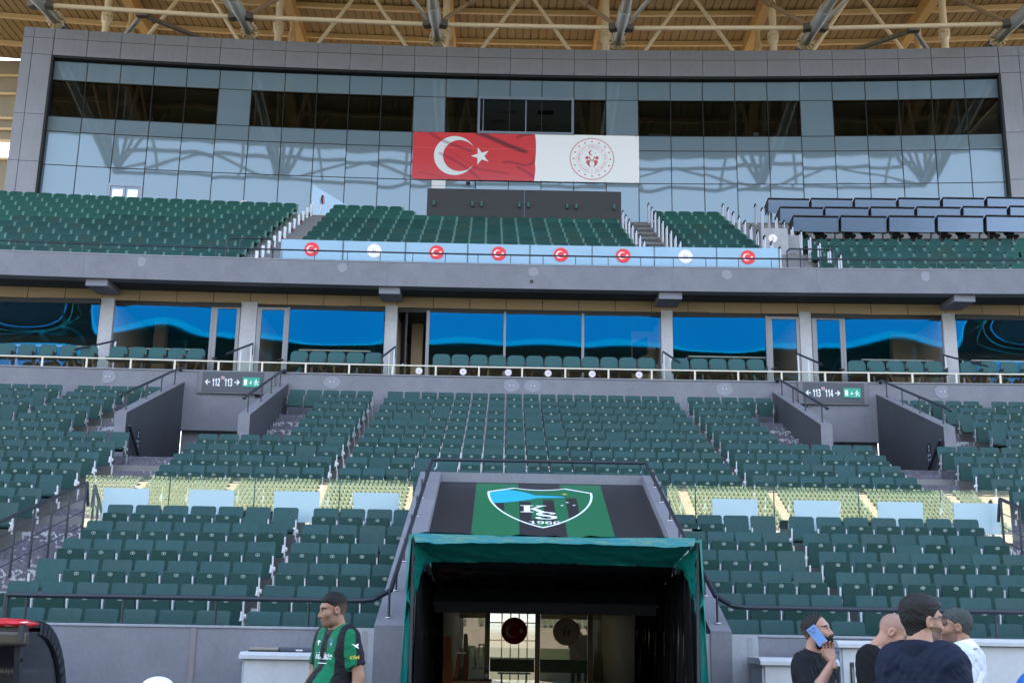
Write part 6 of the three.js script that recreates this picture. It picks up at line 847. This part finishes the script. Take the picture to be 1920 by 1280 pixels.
  mesh('trousers', nets(tr, [lo[0], 0.03, lo[2]], [hi[0], 1.02 * s, hi[2]], 0.018), o.trouserMat ?? mat.dark, P);
  for (const c of ['L', 'R']) { const a = J['ank' + c]; mesh('shoe', nets(all(ell([a[0], 0.045, a[2] + 0.07], [0.045, 0.042, 0.13]), ell([a[0], 0.06, a[2]], [0.045, 0.05, 0.055]))(0.03), [a[0] - 0.08, -0.005, a[2] - 0.1], [a[0] + 0.08, 0.14, a[2] + 0.23], 0.012), mat.black, P); }
  // hair and beard: thin shells on the head
  const shell = (name, test, off2, rough, col, fade, cell = 0.0035) => { const g = nets((x, y, z) => Math.max(H.base(x, y, z) - off2(x, y, z) - rough * (wr(x * 9 + z * 4, y * 7 + z * 6) - 0.5), -test(x, y, z)), [-0.11, -0.15, -0.15], [0.11, 0.17, 0.14], cell, (x, y, z) => { const k = fade ? Math.max(0, Math.min(1, (y - fade[0]) / (fade[1] - fade[0]))) : 1, n = 0.65 + 0.7 * wr(x * 24 + 0.2, z * 18 + y * 14); return col.map((v, i) => (v * k + (skin[i] * 0.45 + 0.015) * (1 - k)) * n); }); mesh(name, g.applyMatrix4(HM), phys([1, 1, 1], 0.6, { vertexColors: true, specularIntensity: 0.4 }), P); };
  if (o.hairTest) shell('hair', o.hairTest, (x, y, z) => -0.002 + ((o.hairOff ?? (() => 0.008))(x, y, z) + 0.002) * Math.min(1, Math.max(0, o.hairTest(x, y, z)) / 0.018), o.hairRough ?? 0.006, o.hair, o.fade);
  if (o.beardTest) shell('beard', o.beardTest, () => o.beardOff ?? 0.006, 0.004, o.beardCol ?? o.hair);
  if (o.collar) { const c = o.collar, g = new THREE.LatheGeometry([[0.074, -0.012], [0.068, 0.03], [0.072, 0.034], [0.09, 0.0], [0.084, -0.018]].map(p => new THREE.Vector2(p[0] * s * (c.r ?? 1), p[1] * (c.h ?? 1))), 28); mesh('collar', g.rotateX(0.3).translate(J.neck[0], J.neck[1] + (c.y ?? 0), J.neck[2] + 0.012), c.m, P); }
  P.updateMatrixWorld(true); o.done && o.done(P, J, H, HM, shirt, s); return P;
}
const hairline = (z) => { const t = [[-0.13, -0.08], [-0.07, -0.06], [-0.03, -0.028], [-0.002, 0.006], [0.022, 0.035], [0.05, 0.058], [0.1, 0.07]]; for (let i = 1; i < t.length; i++) if (z < t[i][0]) { const k = (z - t[i - 1][0]) / (t[i][0] - t[i - 1][0]); return t[i - 1][1] + (t[i][1] - t[i - 1][1]) * Math.max(0, k); } return 0.07; };
const clothM = (c, r = 0.8) => phys(c, r, { sheen: 0.3, sheenRoughness: 0.6, specularIntensity: 0.3 });
// lettering or badge that follows the cloth: a grid dropped onto the shirt from outside
function badge(P, name, f, o3, ux, uy, dir, w, h, m, n = 12) { const pos = [], uv = [], idx = []; for (let j = 0; j <= n; j++) for (let i = 0; i <= n; i++) { let p = o3.map((v, q) => v + ux[q] * (i / n - 0.5) * w + uy[q] * (j / n - 0.5) * h - dir[q] * 0.25); for (let k = 0; k < 60; k++) { const d = f(...p); if (d < 0.003) break; p = p.map((v, q) => v + dir[q] * Math.min(d * 0.8, 0.03)); } pos.push(...p); uv.push(i / n, j / n); } for (let j = 0; j < n; j++) for (let i = 0; i < n; i++) { const a = j * (n + 1) + i; idx.push(a, a + 1, a + n + 2, a, a + n + 2, a + n + 1); } const g = new THREE.BufferGeometry(); g.setAttribute('position', new THREE.Float32BufferAttribute(pos, 3)); g.setAttribute('uv', new THREE.Float32BufferAttribute(uv, 2)); g.setIndex(idx); g.computeVertexNormals(); const q = mesh(name, g, m, P); q.castShadow = false; return q; }
const print = (w, h, fn) => std([1, 1, 1], 0.6, { map: canvasTex(w, h, fn), transparent: true, side: THREE.DoubleSide });
// 1: man in the striped jersey
person({
  label: 'man in a black and green striped football jersey, looking down past a cabinet', at: [-1.27, 0, -9.3], ry: -48, height: 1.83, fade: [-0.03, 0.055], lift: 1.035, wide: 0.97, belly: 0.75, turn: -16, nod: 10, skin: [0.31, 0.165, 0.11], hair: [0.012, 0.01, 0.01], stubble: 0.28, shaved: 0, sleeve: 0.72, hem: 0.84,
  joints: { shL: [0.175, 1.475, -0.01], shR: [-0.175, 1.475, -0.01], neck: [0, 1.535, -0.015], elL: [0.24, 1.2, -0.05], wrL: [0.26, 0.95, 0.02], elR: [-0.23, 1.2, 0.02], wrR: [-0.22, 0.97, 0.16], head: [0, 1.67, 0.045] },
  hairTest: (x, y, z) => y - hairline(z), hairOff: (x, y, z) => 0.002 + 0.012 * Math.max(0, Math.min(1, (y - 0.03) / 0.06)), hairRough: 0.004,
  shirtColor: (x, y, z) => { if (Math.abs(x) > 0.205 && y > 1.22) { const t = y < 1.335 ? 0 : 1; return y < 1.31 && y > 1.29 ? [0.006, 0.15, 0.07] : z > 0.0 ? [0.006, 0.15, 0.07] : [0.012, 0.012, 0.017]; } if (z < -0.03) return [0.012, 0.012, 0.017]; const k = Math.floor((x + 0.045 + 0.9) / 0.09); return k % 2 === 0 ? [0.012, 0.012, 0.017] : [0.006, 0.15, 0.07]; },
  shirtMat: phys([1, 1, 1], 0.7, { vertexColors: true, specularIntensity: 0.35 }), trouserMat: mat.black, collar: { m: std([0.012, 0.012, 0.016], 0.7), r: 1.0, h: 0.8, y: -0.012 },
  done: (P, J, H, HM, f) => {
    badge(P, 'chest_lettering', f, [0.0, 1.365, 0.25], [1, 0, 0], [0, 1, 0], [0, 0, -1], 0.3, 0.1, print(512, 176, (x) => { x.fillStyle = '#eef2f2'; x.font = 'italic bold 118px serif'; x.textAlign = 'center'; x.save(); x.scale(0.82, 1); x.fillText('birlikte', 312, 104); x.restore(); x.fillRect(150, 150, 210, 8); }));
    badge(P, 'crest_badge', f, [0.085, 1.475, 0.22], [1, 0, 0], [0, 1, 0], [0, 0, -1], 0.06, 0.085, print(128, 176, (x) => { x.fillStyle = '#2a5a70'; x.beginPath(); x.moveTo(12, 22); x.lineTo(64, 8); x.lineTo(116, 22); x.quadraticCurveTo(116, 120, 64, 168); x.quadraticCurveTo(12, 120, 12, 22); x.fill(); x.fillStyle = '#123a30'; x.fillRect(40, 50, 22, 90); x.fillStyle = '#cfe0e6'; x.font = 'bold 60px serif'; x.fillText('S', 46, 120); }));
    badge(P, 'maker_mark', f, [-0.085, 1.475, 0.22], [1, 0, 0], [0, 1, 0], [0, 0, -1], 0.05, 0.05, print(96, 96, (x) => { x.fillStyle = '#f2f4f4'; x.beginPath(); x.moveTo(10, 30); x.lineTo(50, 10); x.lineTo(90, 24); x.lineTo(60, 46); x.lineTo(72, 88); x.lineTo(40, 62); x.fill(); }));
    badge(P, 'sleeve_mark', f, [0.35, 1.46, 0.0], [0, 0, -1], [0, 1, 0], [-1, 0, 0], 0.07, 0.05, print(128, 96, (x) => { x.fillStyle = '#eef2f6'; x.beginPath(); x.moveTo(4, 20); x.lineTo(60, 40); x.lineTo(120, 10); x.lineTo(90, 60); x.lineTo(110, 92); x.lineTo(60, 66); x.fill(); })); badge(P, 'sleeve_lettering', f, [0.36, 1.375, 0.0], [0, 0, -1], [0, 1, 0], [-1, 0, 0], 0.1, 0.04, print(160, 64, (x) => { x.fillStyle = '#e0c22a'; x.font = 'italic bold 58px sans-serif'; x.fillText('civi', 14, 48); }));
  },
});
// 2: man on the phone
person({
  label: 'bearded man in a black polo shirt holding a blue phone to his ear', at: [2.26, 0, -8.75], ry: 48, height: 1.74, fade: [-0.05, 0.03], wide: 1.14, belly: 0.5, turn: 10, nod: -6, skin: [0.4, 0.215, 0.155], stubble: 0.25, hair: [0.02, 0.017, 0.016], sleeve: 0.9, hem: 0.86, jaw: 1.06,
  joints: { elR: [-0.3, 1.19, 0.12], wrR: [-0.14, 1.44, 0.21], elL: [0.25, 1.16, -0.03], wrL: [0.25, 0.92, 0.06] }, hands: { R: { curl: 0.55, dir: [0.15, 0.95, -0.35], roll: 180 } },
  hairTest: (x, y, z) => y - hairline(z) - 0.9 * Math.max(0, z - 0.01), hairOff: () => 0.006, hairRough: 0.004,
  beardTest: (x, y, z) => { const lip = Math.hypot(x / 0.02, (y + 0.061) / 0.008) < 1 && z > 0.06, mo = Math.abs(x) < 0.03 && y > -0.054 && y < -0.042 && z > 0.06; return lip ? -0.01 : mo ? 0.004 : Math.min(-0.014 - 0.44 * Math.max(0, z) - y, z + 0.005, y + 0.128); }, beardOff: 0.011, beardCol: [0.016, 0.013, 0.012],
  shirtMat: clothM([0.012, 0.013, 0.017], 0.85), trouserMat: mat.dark, collar: { m: std([0.012, 0.013, 0.017], 0.8), r: 0.98, h: 1 },
  done: (P, J, H, HM, f) => { badge(P, 'chest_mark', f, [0.1, 1.28, 0.25], [1, 0, 0], [0, 1, 0], [0, 0, -1], 0.035, 0.05, print(48, 64, (x) => { x.fillStyle = '#e8ecf2'; x.beginPath(); x.moveTo(8, 8); x.lineTo(36, 44); x.lineTo(26, 60); x.fill(); })); const ph = thing('mobile_phone', 'light blue mobile phone held at the ear of the man in black', 'phone'); const g = new RoundedBoxGeometry(0.075, 0.15, 0.009, 3, 0.004), M = new THREE.Matrix4().copy(P.matrixWorld).multiply(HM).multiply(M4([-0.092, -0.035, 0.022], [0, -Math.PI / 2 + 0.25, 0.55])); mesh('phone_case', g.applyMatrix4(M), std([0.14, 0.28, 0.58], 0.4), ph); for (const [a, b] of [[-0.018, 0.055], [0.014, 0.055], [-0.002, 0.03]]) mesh('phone_lens', new THREE.CylinderGeometry(0.011, 0.011, 0.006, 12).rotateX(Math.PI / 2).translate(a, b, 0.006).applyMatrix4(M), std([0.1, 0.2, 0.42], 0.25), ph); },
});
// 3: bald man looking down
person({
  label: 'bald man in a black T-shirt with his head bowed, beside the suited man', at: [2.53, 0, -8.2], ry: 62, height: 1.8, wide: 1.12, belly: 0.4, turn: 6, nod: 34, skin: [0.43, 0.23, 0.165], hair: [0.2, 0.17, 0.15], shaved: 0.35, stubble: 0.2, sleeve: 0.8, hem: 0.86,
  joints: { head: [0, 1.6, 0.13], neck: [0, 1.475, 0.015], elR: [-0.27, 1.15, 0.03], wrR: [-0.2, 1.02, 0.27], elL: [0.26, 1.15, 0.04], wrL: [0.15, 1.05, 0.28] }, shirtMat: clothM([0.008, 0.008, 0.01], 0.85), trouserMat: mat.dark,
});
// 4: man in the navy suit, seen from behind
person({
  label: 'dark haired man with glasses and grey beard in a navy suit, seen from behind', at: [2.085, 0, -6.0], ry: 140, height: 1.79, lift: 1.02, wide: 0.88, turn: -36, nod: 2, skin: [0.4, 0.22, 0.155], hair: [0.022, 0.02, 0.02], stubble: 0.62, sleeve: 'long', cloth: 0.03, hem: 0.72, wrinkle: 0.008, neckR: 0.066, topName: 'suit_jacket',
  joints: { shL: [0.14, 1.455, -0.01], shR: [-0.14, 1.455, -0.01], neck: [0, 1.52, -0.02], elR: [-0.2, 1.17, 0.02], wrR: [-0.15, 1.0, 0.25], elL: [0.2, 1.17, 0.0], wrL: [0.18, 0.98, 0.2] },
  hairTest: (x, y, z) => y - hairline(z - 0.006) + (z < -0.02 ? 0.012 : 0), hairOff: (x, y, z) => 0.005 + 0.016 * Math.max(0, Math.min(1, (y - 0.03) / 0.06)) + 0.006 * Math.max(0, Math.min(1, z / 0.06)), hairRough: 0.005,
  shirtMat: clothM([0.011, 0.016, 0.034], 0.75), trouserMat: clothM([0.011, 0.016, 0.034]), collar: { m: std([0.75, 0.76, 0.8], 0.6), r: 0.95, h: 0.9, y: 0.0 },
  done: (P, J, H, HM, f, s) => {
    mesh('jacket_collar', new THREE.LatheGeometry([[0.07, -0.05], [0.074, 0.02], [0.082, 0.03], [0.096, -0.004], [0.07, -0.06]].map(p => new THREE.Vector2(...p)), 28).rotateX(0.32).translate(J.neck[0], J.neck[1] + 0.002, J.neck[2] - 0.004), clothM([0.01, 0.014, 0.03], 0.75), P);
    const gl = []; for (const c of [-1, 1]) { gl.push(rod([c * 0.078, 0.018, -0.01], [c * 0.066, 0.018, 0.095], 0.0022, 5)); const t = new THREE.TorusGeometry(0.023, 0.002, 6, 20).scale(1.1, 0.85, 1).translate(c * 0.033, 0.006, 0.1); gl.push(t); } gl.push(rod([-0.012, 0.01, 0.101], [0.012, 0.01, 0.101], 0.002, 5)); const g = mesh('glasses', mg(gl).applyMatrix4(HM), std([0.08, 0.08, 0.09], 0.3, { metalness: 0.6 }), P); for (const c of [-1, 1]) mesh('lens', new THREE.CylinderGeometry(0.023, 0.023, 0.001, 18).rotateX(Math.PI / 2).scale(1.1, 0.85, 1).translate(c * 0.033, 0.006, 0.1).applyMatrix4(HM), glass([0.7, 0.72, 0.76]), g);
  },
});
// 5: man in the white shirt
person({
  label: 'man with short greying hair in a white shirt, partly hidden by the suited man', at: [3.1, 0, -8.15], ry: -128, height: 1.78, lift: 1.025, wide: 1.1, belly: 0.2, turn: 22, nod: 4, skin: [0.31, 0.16, 0.105], hair: [0.06, 0.065, 0.065], stubble: 0.5, sleeve: 'long', cloth: 0.02, hem: 0.8, wrinkle: 0.011, neckR: 0.064,
  joints: { shL: [0.18, 1.46, -0.01], shR: [-0.18, 1.46, -0.01], neck: [0, 1.525, -0.02], elR: [-0.26, 1.2, 0.12], wrR: [-0.08, 1.45, 0.24], elL: [0.28, 1.15, 0.03], wrL: [0.2, 1.1, 0.28] }, hands: { R: { curl: 0.9, dir: [0.4, 0.8, 0.1] }, L: { curl: 0.8 } },
  hairTest: (x, y, z) => y - hairline(z), hairOff: (x, y, z) => 0.004 + 0.008 * Math.max(0, Math.min(1, (y - 0.04) / 0.06)), hairRough: 0.008,
  shirtMat: clothM([0.55, 0.58, 0.66], 0.8), trouserMat: mat.dark, collar: { m: std([0.74, 0.77, 0.83], 0.7), r: 1.06, h: 1.3 },
  done: (P, J) => { const pp = thing('folded_paper', 'folded white paper held in front of the white shirt', 'paper'); mesh('sheet', box(0.03, 0.2, 0.004, [0, 0, 0], [0, 0.3, -0.55]).translate(3.02, 1.3, -7.72), mat.white, pp); mesh('inner_fold', box(0.026, 0.17, 0.004, [0, 0, 0], [0, 0.3, -0.6]).translate(3.03, 1.298, -7.727), std([0.6, 0.62, 0.66], 0.6), pp); },
});

renderer.render(scene, camera);
